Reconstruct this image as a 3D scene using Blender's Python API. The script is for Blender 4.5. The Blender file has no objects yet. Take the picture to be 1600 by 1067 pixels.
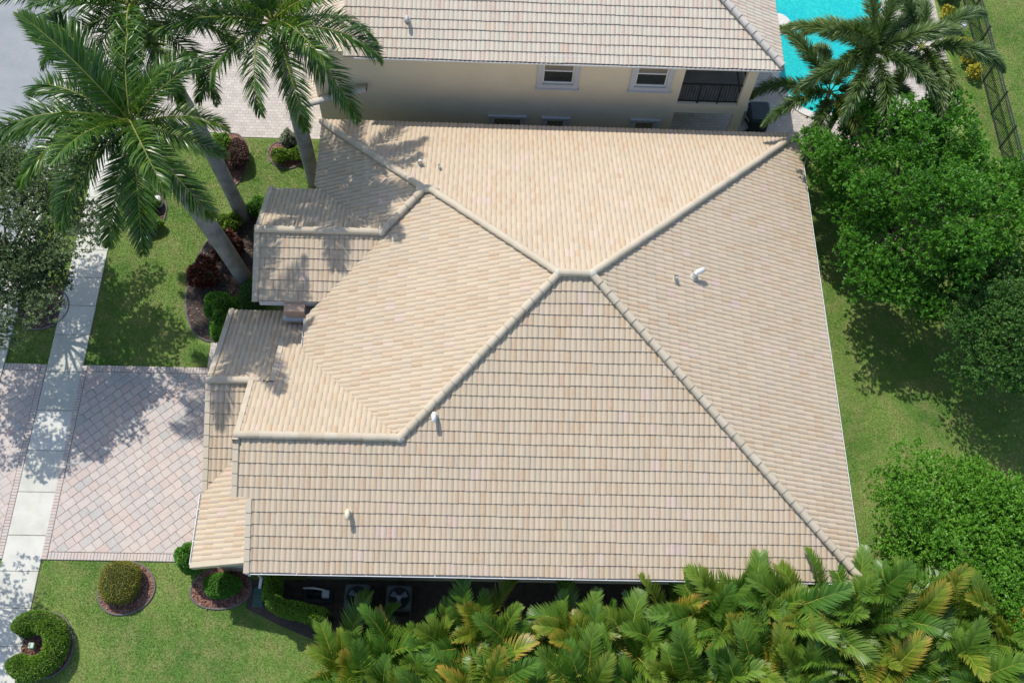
import bpy, math, random
import numpy as np
from mathutils import Matrix, Vector

rng = np.random.default_rng(7)
random.seed(7)
sc = bpy.context.scene
col = sc.collection
R = math.radians

# ------------------------------------------------------------------ camera
PITCH, YAW, ROLL, FPX = 0.4547, -0.0635, 0.0807, 1574.09
CAM = Vector((-2.2723, -15.6199, 34.2485))
cam_d = bpy.data.cameras.new('camera')
cam_d.sensor_width = 36.0
cam_d.lens = FPX * 36.0 / 1600.0
cam_d.clip_start = 0.5
cam_d.clip_end = 2000.0
cam = bpy.data.objects.new('camera', cam_d)
col.objects.link(cam)
_f = Vector((0, math.sin(PITCH), -math.cos(PITCH)))
_u = Vector((0, math.cos(PITCH), math.sin(PITCH)))
_r = Vector((1, 0, 0))
_z = Matrix.Rotation(YAW, 3, 'Z')
_f, _u, _r = _z @ _f, _z @ _u, _z @ _r
_r2 = _r * math.cos(ROLL) + _u * math.sin(ROLL)
_u2 = -_r * math.sin(ROLL) + _u * math.cos(ROLL)
cam.matrix_world = Matrix(((_r2.x, _u2.x, -_f.x, CAM.x), (_r2.y, _u2.y, -_f.y, CAM.y),
                           (_r2.z, _u2.z, -_f.z, CAM.z), (0, 0, 0, 1)))
sc.camera = cam

# ------------------------------------------------------------------ light
SUN = Vector((-0.38, 0.50, 1.0)).normalized()          # towards the sun
world = bpy.data.worlds.new('World')
sc.world = world
world.use_nodes = True
wn = world.node_tree
wn.nodes.clear()
w_out = wn.nodes.new('ShaderNodeOutputWorld')
w_bg = wn.nodes.new('ShaderNodeBackground')
w_sky = wn.nodes.new('ShaderNodeTexSky')
w_sky.sky_type = 'NISHITA'
w_sky.sun_disc = False
w_sky.sun_elevation = math.asin(SUN.z)
w_sky.sun_rotation = math.atan2(SUN.x, SUN.y)
w_sky.air_density = 1.0
w_sky.dust_density = 1.0
w_bg.inputs['Strength'].default_value = 0.148
wn.links.new(w_sky.outputs[0], w_bg.inputs['Color'])
wn.links.new(w_bg.outputs[0], w_out.inputs['Surface'])
sun_d = bpy.data.lights.new('sun', 'SUN')
sun_d.energy = 3.05
sun_d.angle = R(0.53)
sun_d.color = (1.0, 0.96, 0.90)
sun = bpy.data.objects.new('sun', sun_d)
col.objects.link(sun)
sun.location = (-20, 26, 52)
sun.rotation_euler = SUN.to_track_quat('Z', 'Y').to_euler()
vs = sc.view_settings
vs.view_transform = 'Standard'
vs.look = 'None'
vs.exposure = 0.30
vs.gamma = 1.0
vs.use_curve_mapping = False

# ------------------------------------------------------------------ helpers
LOC = {}

def tag(o, label=None, cat=None, group=None, kind=None):
    if label: o['label'] = label
    if cat: o['category'] = cat
    if group: o['group'] = group
    if kind: o['kind'] = kind
    return o

def empty(name, loc, label, cat, group=None, rz=0.0):
    o = bpy.data.objects.new(name, None)
    col.objects.link(o)
    o.empty_display_size = 0.3
    o.location = loc
    o.rotation_euler = (0, 0, rz)
    LOC[o.name] = Matrix.Translation(Vector(loc)) @ Matrix.Rotation(rz, 4, 'Z')
    return tag(o, label, cat, group)

def attach(o, parent, world_coords=True):
    if parent is None:
        return o
    o.parent = parent
    if world_coords and parent.name in LOC:
        o.matrix_parent_inverse = LOC[parent.name].inverted()
    return o

def add_obj(name, me, parent=None, world_coords=True):
    o = bpy.data.objects.new(name, me)
    col.objects.link(o)
    return attach(o, parent, world_coords)

class MB:
    def __init__(self):
        self.v, self.f = [], []
    def add(self, vs_, fs_):
        n = len(self.v)
        self.v.extend([tuple(p) for p in vs_])
        self.f.extend([tuple(i + n for i in q) for q in fs_])
        return self
    def box(self, x0, y0, z0, x1, y1, z1, m=None):
        vs_ = [(x0, y0, z0), (x1, y0, z0), (x1, y1, z0), (x0, y1, z0), (x0, y0, z1), (x1, y0, z1), (x1, y1, z1), (x0, y1, z1)]
        if m is not None:
            vs_ = [tuple(m @ Vector(p)) for p in vs_]
        return self.add(vs_, [(3, 2, 1, 0), (4, 5, 6, 7), (0, 1, 5, 4), (1, 2, 6, 5), (2, 3, 7, 6), (3, 0, 4, 7)])
    def cbox(self, x0, y0, z0, x1, y1, z1, c=0.02):
        """box with a chamfered top edge and corners"""
        P = [(x0 + c, y0), (x1 - c, y0), (x1, y0 + c), (x1, y1 - c), (x1 - c, y1), (x0 + c, y1), (x0, y1 - c), (x0, y0 + c)]
        cx, cy = (x0 + x1) / 2, (y0 + y1) / 2
        Q = [(cx + (x - cx) * (1 - 2 * c / (x1 - x0)), cy + (y - cy) * (1 - 2 * c / (y1 - y0))) for x, y in P]
        vs_ = [(x, y, z0) for x, y in P] + [(x, y, z1 - c) for x, y in P] + [(x, y, z1) for x, y in Q]
        fs_ = [tuple(range(7, -1, -1)), tuple(range(16, 24))]
        for k in range(8):
            j = (k + 1) % 8
            fs_ += [(k, j, 8 + j, 8 + k), (8 + k, 8 + j, 16 + j, 16 + k)]
        return self.add(vs_, fs_)
    def prism(self, poly, z0, z1):
        n = len(poly)
        vs_ = [(x, y, z0) for x, y in poly] + [(x, y, z1) for x, y in poly]
        fs_ = [tuple(range(n - 1, -1, -1)), tuple(range(n, 2 * n))]
        fs_ += [(k, (k + 1) % n, n + (k + 1) % n, n + k) for k in range(n)]
        return self.add(vs_, fs_)
    def prism_x(self, poly, x0, x1):
        n = len(poly)
        vs_ = [(x0, y, z) for y, z in poly] + [(x1, y, z) for y, z in poly]
        fs_ = [tuple(range(n)), tuple(range(2 * n - 1, n - 1, -1))]
        fs_ += [(k, n + k, n + (k + 1) % n, (k + 1) % n) for k in range(n)]
        return self.add(vs_, fs_)
    def sheet(self, poly, z):
        return self.add([(x, y, z) for x, y in poly], [tuple(range(len(poly)))])
    def tube(self, pts, rad, n=8, caps=True):
        pts = [Vector(p) for p in pts]
        if not hasattr(rad, '__len__'):
            rad = [rad] * len(pts)
        rings = []
        ref = Vector((0.13, 0.21, 0.97))
        for i, p in enumerate(pts):
            d = (pts[min(i + 1, len(pts) - 1)] - pts[max(i - 1, 0)])
            d = d.normalized() if d.length > 1e-9 else Vector((0, 0, 1))
            rr = ref if abs(d.dot(ref)) < 0.95 else Vector((1, 0, 0))
            a = d.cross(rr).normalized(); b = d.cross(a).normalized()
            rings.append([p + (a * math.cos(t) + b * math.sin(t)) * rad[i] for t in [2 * math.pi * k / n for k in range(n)]])
        vs_ = [q for r_ in rings for q in r_]
        fs_ = []
        for i in range(len(pts) - 1):
            for k in range(n):
                j = (k + 1) % n
                fs_.append((i * n + k, (i + 1) * n + k, (i + 1) * n + j, i * n + j))
        if caps:
            fs_.append(tuple(range(n)))
            fs_.append(tuple(range((len(pts) - 1) * n + n - 1, (len(pts) - 1) * n - 1, -1)))
        return self.add(vs_, fs_)
    def disc(self, c, r, z, n=24, rx=None):
        return self.sheet([(c[0] + (rx or r) * math.cos(2 * math.pi * k / n), c[1] + r * math.sin(2 * math.pi * k / n)) for k in range(n)], z)
    def cyl(self, c, r, z0, z1, n=20, r1=None):
        return self.tube([(c[0], c[1], z0), (c[0], c[1], z1)], [r, r if r1 is None else r1], n)
    def mesh(self, name, m, smooth=False):
        me = bpy.data.meshes.new(name)
        me.from_pydata(self.v, [], self.f)
        if m: me.materials.append(m)
        if smooth:
            me.polygons.foreach_set('use_smooth', [True] * len(me.polygons))
        me.update()
        return me
    def build(self, name, m, parent=None, smooth=False):
        return add_obj(name, self.mesh(name, m, smooth), parent)

def np_mesh(name, verts, quads, m, rnd=None, smooth=False):
    """mesh from numpy arrays; quads (n,4) or (n,3); rnd = one float per face"""
    me = bpy.data.meshes.new(name)
    nv, nf, k = len(verts), len(quads), quads.shape[1]
    me.vertices.add(nv)
    me.vertices.foreach_set('co', np.ascontiguousarray(verts, dtype=np.float32).ravel())
    me.loops.add(nf * k)
    me.loops.foreach_set('vertex_index', np.ascontiguousarray(quads, dtype=np.int32).ravel())
    me.polygons.add(nf)
    me.polygons.foreach_set('loop_start', np.arange(0, nf * k, k, dtype=np.int32))
    me.polygons.foreach_set('loop_total', np.full(nf, k, dtype=np.int32))
    if rnd is not None:
        at = me.attributes.new('rnd', 'FLOAT', 'FACE')
        at.data.foreach_set('value', np.ascontiguousarray(rnd, dtype=np.float32))
    if smooth:
        me.polygons.foreach_set('use_smooth', np.ones(nf, dtype=bool))
    me.materials.append(m)
    me.update(calc_edges=True)
    return me

# ------------------------------------------------------------------ materials
class NT:
    def __init__(self, name):
        self.m = bpy.data.materials.new(name)
        self.m.use_nodes = True
        self.t = self.m.node_tree
        self.t.nodes.clear()
        self.out = self.t.nodes.new('ShaderNodeOutputMaterial')
        self.b = self.t.nodes.new('ShaderNodeBsdfPrincipled')
        self.link(self.b.outputs[0], self.out.inputs['Surface'])
        self.geo = self.t.nodes.new('ShaderNodeNewGeometry')
        self.pos = self.geo.outputs['Position']
    def link(self, a, b): self.t.links.new(a, b)
    def node(self, typ, **kw):
        n = self.t.nodes.new(typ)
        for k, v_ in kw.items():
            if k.startswith('i_'):
                n.inputs[k[2:].replace('_', ' ')].default_value = v_
            else:
                setattr(n, k, v_)
        return n
    def noise(self, scale, detail=3.0, vec=None, stretch=None, rough=0.55):
        n = self.node('ShaderNodeTexNoise')
        n.inputs['Scale'].default_value = scale
        n.inputs['Detail'].default_value = detail
        n.inputs['Roughness'].default_value = rough
        v_ = vec or self.pos
        if stretch:
            mp = self.node('ShaderNodeMapping')
            mp.inputs['Scale'].default_value = stretch
            self.link(v_, mp.inputs['Vector'])
            v_ = mp.outputs[0]
        self.link(v_, n.inputs['Vector'])
        return n.outputs['Fac']
    def ramp(self, fac, stops, interp='LINEAR'):
        n = self.node('ShaderNodeValToRGB')
        n.color_ramp.interpolation = interp
        el = n.color_ramp.elements
        while len(el) < len(stops): el.new(0.5)
        for e, (p_, c) in zip(el, stops):
            e.position = p_
            e.color = (*c, 1.0)
        self.link(fac, n.inputs['Fac'])
        return n.outputs['Color']
    def mix(self, a, b, fac, mode='MIX'):
        n = self.node('ShaderNodeMix', data_type='RGBA', blend_type=mode)
        for sock, val in ((n.inputs['Factor'], fac), (n.inputs['A'], a), (n.inputs['B'], b)):
            if hasattr(val, 'is_output') or isinstance(val, bpy.types.NodeSocket): self.link(val, sock)
            elif isinstance(val, (int, float)): sock.default_value = val
            else: sock.default_value = (*val, 1.0)
        # RGBA sockets share names: pick by type
        return n.outputs['Result']
    def bump(self, height, strength=0.3, dist=0.02):
        n = self.node('ShaderNodeBump')
        n.inputs['Strength'].default_value = strength
        n.inputs['Distance'].default_value = dist
        self.link(height, n.inputs['Height'])
        self.link(n.outputs[0], self.b.inputs['Normal'])

def _mix(nt, a, b, fac, mode='MIX'):
    n = nt.node('ShaderNodeMixRGB', blend_type=mode)
    for sock, val in ((n.inputs[0], fac), (n.inputs[1], a), (n.inputs[2], b)):
        if isinstance(val, bpy.types.NodeSocket): nt.link(val, sock)
        elif isinstance(val, (int, float)): sock.default_value = val
        else: sock.default_value = (*val, 1.0)
    return n.outputs[0]
NT.mix = _mix

def plain(name, c, rough=0.7, var=0.12, scale=3.0, metal=0.0, bump=0.0, bscale=60.0, spec=0.4):
    nt = NT(name)
    f = nt.noise(scale, 4)
    lo = tuple(max(0, x * (1 - var)) for x in c); hi = tuple(min(1, x * (1 + var)) for x in c)
    nt.link(nt.ramp(f, [(0.3, lo), (0.7, hi)]), nt.b.inputs['Base Color'])
    nt.b.inputs['Roughness'].default_value = rough
    nt.b.inputs['Metallic'].default_value = metal
    nt.b.inputs['Specular IOR Level'].default_value = spec
    if bump: nt.bump(nt.noise(bscale, 3), bump, 0.01)
    return nt.m

def rnd_src(nt, how):
    if how == 'obj':
        return nt.node('ShaderNodeObjectInfo').outputs['Random']
    a = nt.node('ShaderNodeAttribute', attribute_name='rnd')
    return a.outputs['Fac']

def tile_mat(name, how, stops, rolls, roll_amt, grime=(0.36, 0.32, 0.27), g_amt=0.16):
    nt = NT(name)
    r_ = rnd_src(nt, how)
    c = nt.ramp(r_, stops)
    ra = nt.node('ShaderNodeAttribute', attribute_name='roll').outputs['Fac']
    m1 = nt.node('ShaderNodeMath', operation='MULTIPLY_ADD'); m1.inputs[1].default_value = 913.7
    nt.link(r_, m1.inputs[0]); nt.link(ra, m1.inputs[2])
    wn_ = nt.node('ShaderNodeTexWhiteNoise', noise_dimensions='1D')
    nt.link(m1.outputs[0], wn_.inputs['W'])
    rc = nt.ramp(wn_.outputs['Value'], rolls)
    st = nt.noise(11.0, 3)
    sf = nt.node('ShaderNodeMapRange'); sf.inputs[1].default_value = 0.35; sf.inputs[2].default_value = 0.65
    sf.inputs[3].default_value = 0.25 * roll_amt; sf.inputs[4].default_value = roll_amt
    nt.link(st, sf.inputs[0])
    c = nt.mix(c, rc, sf.outputs[0])
    g = nt.noise(0.8, 6)
    gf = nt.node('ShaderNodeMapRange'); gf.inputs[1].default_value = 0.5; gf.inputs[2].default_value = 0.85
    gf.inputs[3].default_value = 0.0; gf.inputs[4].default_value = g_amt
    nt.link(g, gf.inputs[0])
    c = nt.mix(c, grime, gf.outputs[0])
    f = nt.noise(70, 2)
    c = nt.mix(c, nt.ramp(f, [(0.3, (0.80, 0.80, 0.80)), (0.7, (1.0, 1.0, 1.0))]), 0.5, 'MULTIPLY')
    nt.link(c, nt.b.inputs['Base Color'])
    nt.b.inputs['Roughness'].default_value = 0.8
    nt.b.inputs['Specular IOR Level'].default_value = 0.25
    nt.bump(f, 0.25, 0.006)
    return nt.m

TS = [(0.0, (0.575, 0.458, 0.315)), (0.5, (0.595, 0.478, 0.335)), (0.95, (0.615, 0.498, 0.355)), (0.965, (0.625, 0.49, 0.375)), (1.0, (0.645, 0.485, 0.415))]
RL = [(0.0, (0.51, 0.435, 0.335)), (0.15, (0.555, 0.465, 0.345)), (0.35, (0.60, 0.48, 0.335)), (0.7, (0.63, 0.52, 0.375)), (0.86, (0.585, 0.425, 0.275)), (1.0, (0.54, 0.35, 0.215))]
M_TILE = tile_mat('roof_tile_cream', 'att', TS, RL, 0.62)
M_TILE_O = tile_mat('roof_tile_cream_single', 'obj', TS, RL, 0.62)
NS = [(0.0, (0.63, 0.535, 0.42)), (0.4, (0.65, 0.575, 0.455)), (0.7, (0.64, 0.545, 0.43)), (0.98, (0.665, 0.58, 0.46)), (1.0, (0.64, 0.48, 0.33))]
NL = [(0.0, (0.58, 0.55, 0.44)), (0.25, (0.65, 0.59, 0.47)), (0.5, (0.68, 0.59, 0.475)), (0.75, (0.65, 0.52, 0.41)), (1.0, (0.60, 0.45, 0.36))]
M_NTILE = tile_mat('roof_tile_blend', 'att', NS, NL, 0.85)
M_NTILE_O = tile_mat('roof_tile_blend_single', 'obj', NS, NL, 0.85)
M_CAP = tile_mat('ridge_cap_clay', 'obj', [(0.0, (0.57, 0.485, 0.35)), (0.5, (0.61, 0.52, 0.385)), (1.0, (0.635, 0.55, 0.415))], RL, 0.12)
M_NCAP = tile_mat('ridge_cap_grey', 'obj', [(0.0, (0.55, 0.51, 0.46)), (1.0, (0.66, 0.60, 0.53))], NL, 0.2)
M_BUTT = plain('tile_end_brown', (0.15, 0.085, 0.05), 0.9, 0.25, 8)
M_MORTAR = plain('mortar', (0.58, 0.52, 0.42), 0.9, 0.1, 4, bump=0.4)
M_PALEMORTAR = plain('mortar_pale', (0.56, 0.535, 0.435), 0.9, 0.08, 6, bump=0.3)
M_UNDER = plain('roof_underlay', (0.09, 0.075, 0.06), 0.9, 0.15, 2)
M_STUCCO = plain('stucco_cream', (0.62, 0.54, 0.42), 0.9, 0.06, 1.2, bump=0.3, bscale=120)
M_STUCCO_P = plain('stucco_peach', (0.62, 0.42, 0.29), 0.9, 0.06, 1.2, bump=0.3, bscale=120)
M_NSTUCCO = plain('stucco_beige', (0.72, 0.63, 0.455), 0.9, 0.05, 0.8, bump=0.3, bscale=120)
M_TRIM = plain('white_trim', (0.78, 0.77, 0.74), 0.5, 0.04, 3)
M_TRIM_G = plain('grey_white_trim', (0.50, 0.52, 0.53), 0.5, 0.05, 3)
M_GLASS = plain('window_glass', (0.035, 0.042, 0.04), 0.06, 0.3, 1.5, spec=0.8)
M_GLASS_B = plain('window_glass_blind', (0.24, 0.215, 0.16), 0.1, 0.12, 1.5, spec=0.7)
M_DARK = plain('dark_interior', (0.012, 0.012, 0.012), 0.8, 0.2, 2)
M_BLACKMETAL = plain('black_metal', (0.025, 0.027, 0.027), 0.45, 0.2, 5)
M_WHITEPIPE = plain('white_plastic', (0.80, 0.79, 0.75), 0.45, 0.05, 8)
M_CONC = None

def concrete():
    nt = NT('sidewalk_concrete')
    f = nt.noise(1.3, 6); g = nt.noise(40, 3)
    c = nt.ramp(f, [(0.25, (0.58, 0.56, 0.485)), (0.55, (0.69, 0.67, 0.59)), (0.8, (0.73, 0.71, 0.63))])
    c = nt.mix(c, nt.ramp(g, [(0.3, (0.86, 0.86, 0.86)), (0.7, (1, 1, 1))]), 0.5, 'MULTIPLY')
    r_ = rnd_src(nt, 'obj')
    c = nt.mix(c, (0.40, 0.37, 0.30), nt.ramp(nt.noise(3.7, 8, rough=.7), [(0.55, (0, 0, 0)), (0.8, (0.5, 0.5, 0.5))]))
    c = nt.mix(c, nt.ramp(r_, [(0, (0.86, 0.87, 0.83)), (1, (1, 1, 1))]), 1.0, 'MULTIPLY')
    nt.link(c, nt.b.inputs['Base Color'])
    nt.b.inputs['Roughness'].default_value = 0.9
    nt.bump(g, 0.2, 0.01)
    return nt.m
M_CONC = concrete()

def paver(name, how):
    nt = NT(name)
    r_ = rnd_src(nt, how)
    c = nt.ramp(r_, [(0.0, (0.46, 0.44, 0.40)), (0.08, (0.51, 0.47, 0.425)), (0.2, (0.55, 0.485, 0.43)), (0.4, (0.59, 0.505, 0.445)),
                     (0.6, (0.575, 0.465, 0.40)), (0.75, (0.605, 0.525, 0.46)), (0.9, (0.54, 0.475, 0.42)), (1.0, (0.565, 0.45, 0.385))])
    f = nt.noise(6, 5)
    c = nt.mix(c, nt.ramp(f, [(0.3, (0.86, 0.87, 0.89)), (0.7, (1.0, 1.0, 1.0))]), 0.8, 'MULTIPLY')
    g = nt.noise(0.55, 4)
    c = nt.mix(c, (0.645, 0.54, 0.44), nt.ramp(g, [(0.45, (0, 0, 0)), (0.8, (0.55, 0.55, 0.55))]))
    nt.link(c, nt.b.inputs['Base Color'])
    nt.b.inputs['Roughness'].default_value = 0.88
    nt.bump(nt.noise(90, 3), 0.3, 0.006)
    return nt.m
M_PAVER, M_PAVER_J = paver('paver_stone', 'obj'), paver('paver_stone_joined', 'att')
M_JOINT = plain('joint_sand', (0.47, 0.40, 0.33), 0.95, 0.2, 9, bump=0.4)

def small_pavers(name, scale, c1, c2, mortar, rot=0.0):
    nt = NT(name)
    mp = nt.node('ShaderNodeMapping'); mp.inputs['Rotation'].default_value = (0, 0, rot)
    nt.link(nt.pos, mp.inputs['Vector'])
    b = nt.node('ShaderNodeTexBrick')
    b.inputs['Scale'].default_value = scale
    b.inputs['Color1'].default_value = (*c1, 1); b.inputs['Color2'].default_value = (*c2, 1); b.inputs['Mortar'].default_value = (*mortar, 1)
    b.inputs['Mortar Size'].default_value = 0.018
    b.inputs['Brick Width'].default_value = 0.5; b.inputs['Row Height'].default_value = 0.33
    nt.link(mp.outputs[0], b.inputs['Vector'])
    f = nt.noise(2.5, 5)
    c = nt.mix(b.outputs['Color'], nt.ramp(f, [(0.3, (0.82, 0.82, 0.82)), (0.7, (1, 1, 1))]), 0.8, 'MULTIPLY')
    nt.link(c, nt.b.inputs['Base Color'])
    nt.b.inputs['Roughness'].default_value = 0.9
    nt.bump(b.outputs['Fac'], -0.4, 0.01)
    return nt.m
M_DECK = small_pavers('patio_pavers', 2.2, (0.62, 0.55, 0.47), (0.50, 0.45, 0.40), (0.34, 0.31, 0.28))

def asphalt():
    nt = NT('road_asphalt')
    f = nt.noise(0.6, 6); g = nt.noise(60, 3)
    c = nt.ramp(f, [(0.3, (0.27, 0.29, 0.30)), (0.7, (0.37, 0.385, 0.39))])
    c = nt.mix(c, nt.ramp(g, [(0.3, (0.7, 0.7, 0.7)), (0.7, (1, 1, 1))]), 0.7, 'MULTIPLY')
    nt.link(c, nt.b.inputs['Base Color']); nt.b.inputs['Roughness'].default_value = 0.85
    nt.bump(g, 0.4, 0.01)
    return nt.m
M_ROAD = asphalt()

def lawn_mat(name, blade):
    nt = NT(name)
    a = nt.noise(0.33, 5); b = nt.noise(1.5, 7, rough=.65); d = nt.noise(16, 4)
    c = nt.ramp(a, [(0.30, (0.095, 0.200, 0.036)), (0.5, (0.165, 0.275, 0.056)), (0.70, (0.250, 0.335, 0.090))])
    c = nt.mix(c, (0.33, 0.31, 0.13), nt.ramp(b, [(0.45, (0, 0, 0)), (0.72, (0.75, 0.75, 0.75))]))
    c = nt.mix(c, nt.ramp(d, [(0.3, (0.74, 0.77, 0.72)), (0.7, (1.10, 1.08, 1.05))]), 0.9, 'MULTIPLY')
    if blade:
        r_ = rnd_src(nt, 'att')
        c = nt.mix(c, nt.ramp(r_, [(0, (0.60, 0.66, 0.52)), (0.5, (1, 1, 1)), (0.94, (1.18, 1.16, 0.95)), (1.0, (1.55, 1.30, 0.95))]), 1.0, 'MULTIPLY')
    nt.link(c, nt.b.inputs['Base Color'])
    nt.b.inputs['Roughness'].default_value = 0.75
    nt.b.inputs['Specular IOR Level'].default_value = 0.2
    if not blade: nt.bump(d, 0.8, 0.03)
    return nt.m
M_LAWN, M_BLADE = lawn_mat('lawn_turf', False), lawn_mat('grass_blade', True)

def leaf_mat(name, stops, how='att', trans=0.25, rough=0.45, spec=0.35, tip=None):
    nt = NT(name)
    r_ = rnd_src(nt, how)
    c = nt.ramp(r_, stops)
    f = nt.noise(1.1, 3)
    c = nt.mix(c, nt.ramp(f, [(0.3, (0.80, 0.84, 0.80)), (0.7, (1.12, 1.10, 1.0))]), 0.8, 'MULTIPLY')
    if how == 'both':
        o = nt.node('ShaderNodeObjectInfo').outputs['Random']
        c = nt.mix(c, nt.ramp(o, [(0, (0.75, 0.85, 0.75)), (0.6, (1.0, 1.0, 1.0)), (0.85, (1.25, 1.15, 0.9)), (1, (1.6, 1.25, 0.7))]), 1.0, 'MULTIPLY')
    if tip:
        t_ = nt.node('ShaderNodeAttribute', attribute_name='tip').outputs['Fac']
        o = nt.node('ShaderNodeObjectInfo').outputs['Random']
        k = nt.ramp(o, [(0.0, (0, 0, 0)), (0.7, (0.10, 0.10, 0.10)), (0.92, (0.4, 0.4, 0.4)), (1.0, (.9, .9, .9))])
        mm = nt.node('ShaderNodeMath', operation='MULTIPLY')
        nt.link(t_, mm.inputs[0]); nt.link(k, mm.inputs[1])
        c = nt.mix(c, tip, mm.outputs[0])
        c = nt.mix(c, nt.ramp(o, [(0, (0.60, 0.80, 0.80)), (0.5, (0.95, 1.0, 1.0)), (0.85, (1.2, 1.08, 0.9)), (1, (1.5, 1.15, 0.85))]), 1.0, 'MULTIPLY')
    nt.link(c, nt.b.inputs['Base Color'])
    nt.b.inputs['Roughness'].default_value = rough
    nt.b.inputs['Specular IOR Level'].default_value = spec
    tr = nt.node('ShaderNodeBsdfTranslucent')
    nt.link(nt.mix(c, (1.25, 1.35, 0.5), 1.0, 'MULTIPLY'), tr.inputs['Color'])
    ms = nt.node('ShaderNodeMixShader'); ms.inputs[0].default_value = trans
    nt.link(nt.b.outputs[0], ms.inputs[1]); nt.link(tr.outputs[0], ms.inputs[2])
    nt.link(ms.outputs[0], nt.out.inputs['Surface'])
    return nt.m
G3 = lambda a, b, c: [(0.0, a), (0.55, b), (1.0, c)]
M_LEAF_A = leaf_mat('leaf_deep_green', G3((0.045, 0.150, 0.012), (0.090, 0.260, 0.022), (0.165, 0.365, 0.040)))
M_LEAF_B = leaf_mat('leaf_grey_green', G3((0.045, 0.125, 0.026), (0.080, 0.195, 0.036), (0.14, 0.265, 0.060)))
M_LEAF_C = leaf_mat('leaf_bright_green', G3((0.080, 0.230, 0.018), (0.135, 0.330, 0.028), (0.21, 0.42, 0.050)))
M_LEAF_OAK = leaf_mat('leaf_oak', G3((0.085, 0.140, 0.060), (0.15, 0.22, 0.10), (0.32, 0.39, 0.24)), rough=0.35, spec=0.5)
M_LEAF_TRIM = leaf_mat('leaf_clipped', G3((0.085, 0.19, 0.016), (0.15, 0.29, 0.028), (0.24, 0.36, 0.045)))
M_LEAF_OLIVE = leaf_mat('leaf_olive', G3((0.16, 0.17, 0.028), (0.25, 0.265, 0.042), (0.36, 0.29, 0.07)))
M_LEAF_RED = leaf_mat('leaf_dark_red', G3((0.035, 0.010, 0.008), (0.085, 0.020, 0.012), (0.20, 0.055, 0.02)), trans=0.15)
M_LEAF_PURPLE = leaf_mat('leaf_purple', G3((0.07, 0.030, 0.032), (0.13, 0.06, 0.06), (0.20, 0.11, 0.09)), trans=0.15)
M_LEAF_GREY = leaf_mat('leaf_silver', G3((0.18, 0.21, 0.15), (0.26, 0.29, 0.22), (0.36, 0.38, 0.30)))
M_LEAF_YEL = leaf_mat('leaf_yellow', G3((0.25, 0.24, 0.02), (0.42, 0.38, 0.03), (0.55, 0.46, 0.06)))
M_LEAF_LIME = leaf_mat('leaf_lime', G3((0.08, 0.16, 0.015), (0.15, 0.27, 0.02), (0.24, 0.36, 0.04)))
M_FROND = leaf_mat('royal_frond', G3((0.028, 0.086, 0.010), (0.055, 0.142, 0.017), (0.125, 0.215, 0.032)), how='both', trans=0.22, rough=0.33, spec=0.5)
M_FOX = leaf_mat('foxtail_frond', G3((0.065, 0.125, 0.032), (0.13, 0.205, 0.060), (0.25, 0.31, 0.13)), how='both', trans=0.22, rough=0.4, spec=0.45)
M_ARECA = leaf_mat('areca_frond', G3((0.095, 0.190, 0.020), (0.150, 0.270, 0.032), (0.22, 0.34, 0.050)), trans=0.3, rough=0.4, spec=0.45, tip=(0.46, 0.29, 0.075))
M_RACHIS = plain('frond_stem', (0.22, 0.24, 0.05), 0.5, 0.2, 4)
M_RACHIS_Y = plain('frond_stem_yellow', (0.42, 0.36, 0.07), 0.5, 0.2, 4)
M_SHAFT = plain('crownshaft', (0.10, 0.20, 0.04), 0.4, 0.2, 2)
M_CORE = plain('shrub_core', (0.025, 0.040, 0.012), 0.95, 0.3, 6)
M_BARK = plain('bark', (0.16, 0.13, 0.10), 0.95, 0.3, 5, bump=0.6, bscale=30)

def trunk_mat():
    nt = NT('royal_trunk')
    sp = nt.node('ShaderNodeSeparateXYZ'); nt.link(nt.pos, sp.inputs[0])
    w = nt.node('ShaderNodeTexWave', wave_type='BANDS', bands_direction='Z')
    w.inputs['Scale'].default_value = 2.6; w.inputs['Distortion'].default_value = 1.2; w.inputs['Detail'].default_value = 3
    nt.link(nt.pos, w.inputs['Vector'])
    f = nt.noise(2.2, 6)
    c = nt.ramp(f, [(0.25, (0.20, 0.19, 0.165)), (0.5, (0.33, 0.315, 0.28)), (0.8, (0.42, 0.40, 0.36))])
    c = nt.mix(c, nt.ramp(w.outputs['Fac'], [(0.0, (0.70, 0.70, 0.70)), (0.35, (1, 1, 1))]), 0.8, 'MULTIPLY')
    nt.link(c, nt.b.inputs['Base Color']); nt.b.inputs['Roughness'].default_value = 0.9
    nt.bump(w.outputs['Fac'], 0.5, 0.02)
    return nt.m
M_TRUNK = trunk_mat()

def mulch_mat(how):
    nt = NT('mulch_' + how)
    r_ = rnd_src(nt, 'att') if how == 'chip' else nt.noise(22, 4)
    c = nt.ramp(r_, [(0.2, (0.10, 0.045, 0.030)), (0.5, (0.24, 0.115, 0.080)), (0.8, (0.36, 0.21, 0.155)), (1.0, (0.48, 0.34, 0.27))])
    nt.link(c, nt.b.inputs['Base Color']); nt.b.inputs['Roughness'].default_value = 0.95
    if how != 'chip': nt.bump(r_, 0.7, 0.03)
    return nt.m
M_MULCH, M_CHIP = mulch_mat('bed'), mulch_mat('chip')
M_EDGE = plain('bed_edging', (0.16, 0.14, 0.13), 0.8, 0.25, 6)
M_SOIL = plain('soil_dark', (0.075, 0.060, 0.048), 0.95, 0.3, 5, bump=0.6, bscale=30)

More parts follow.
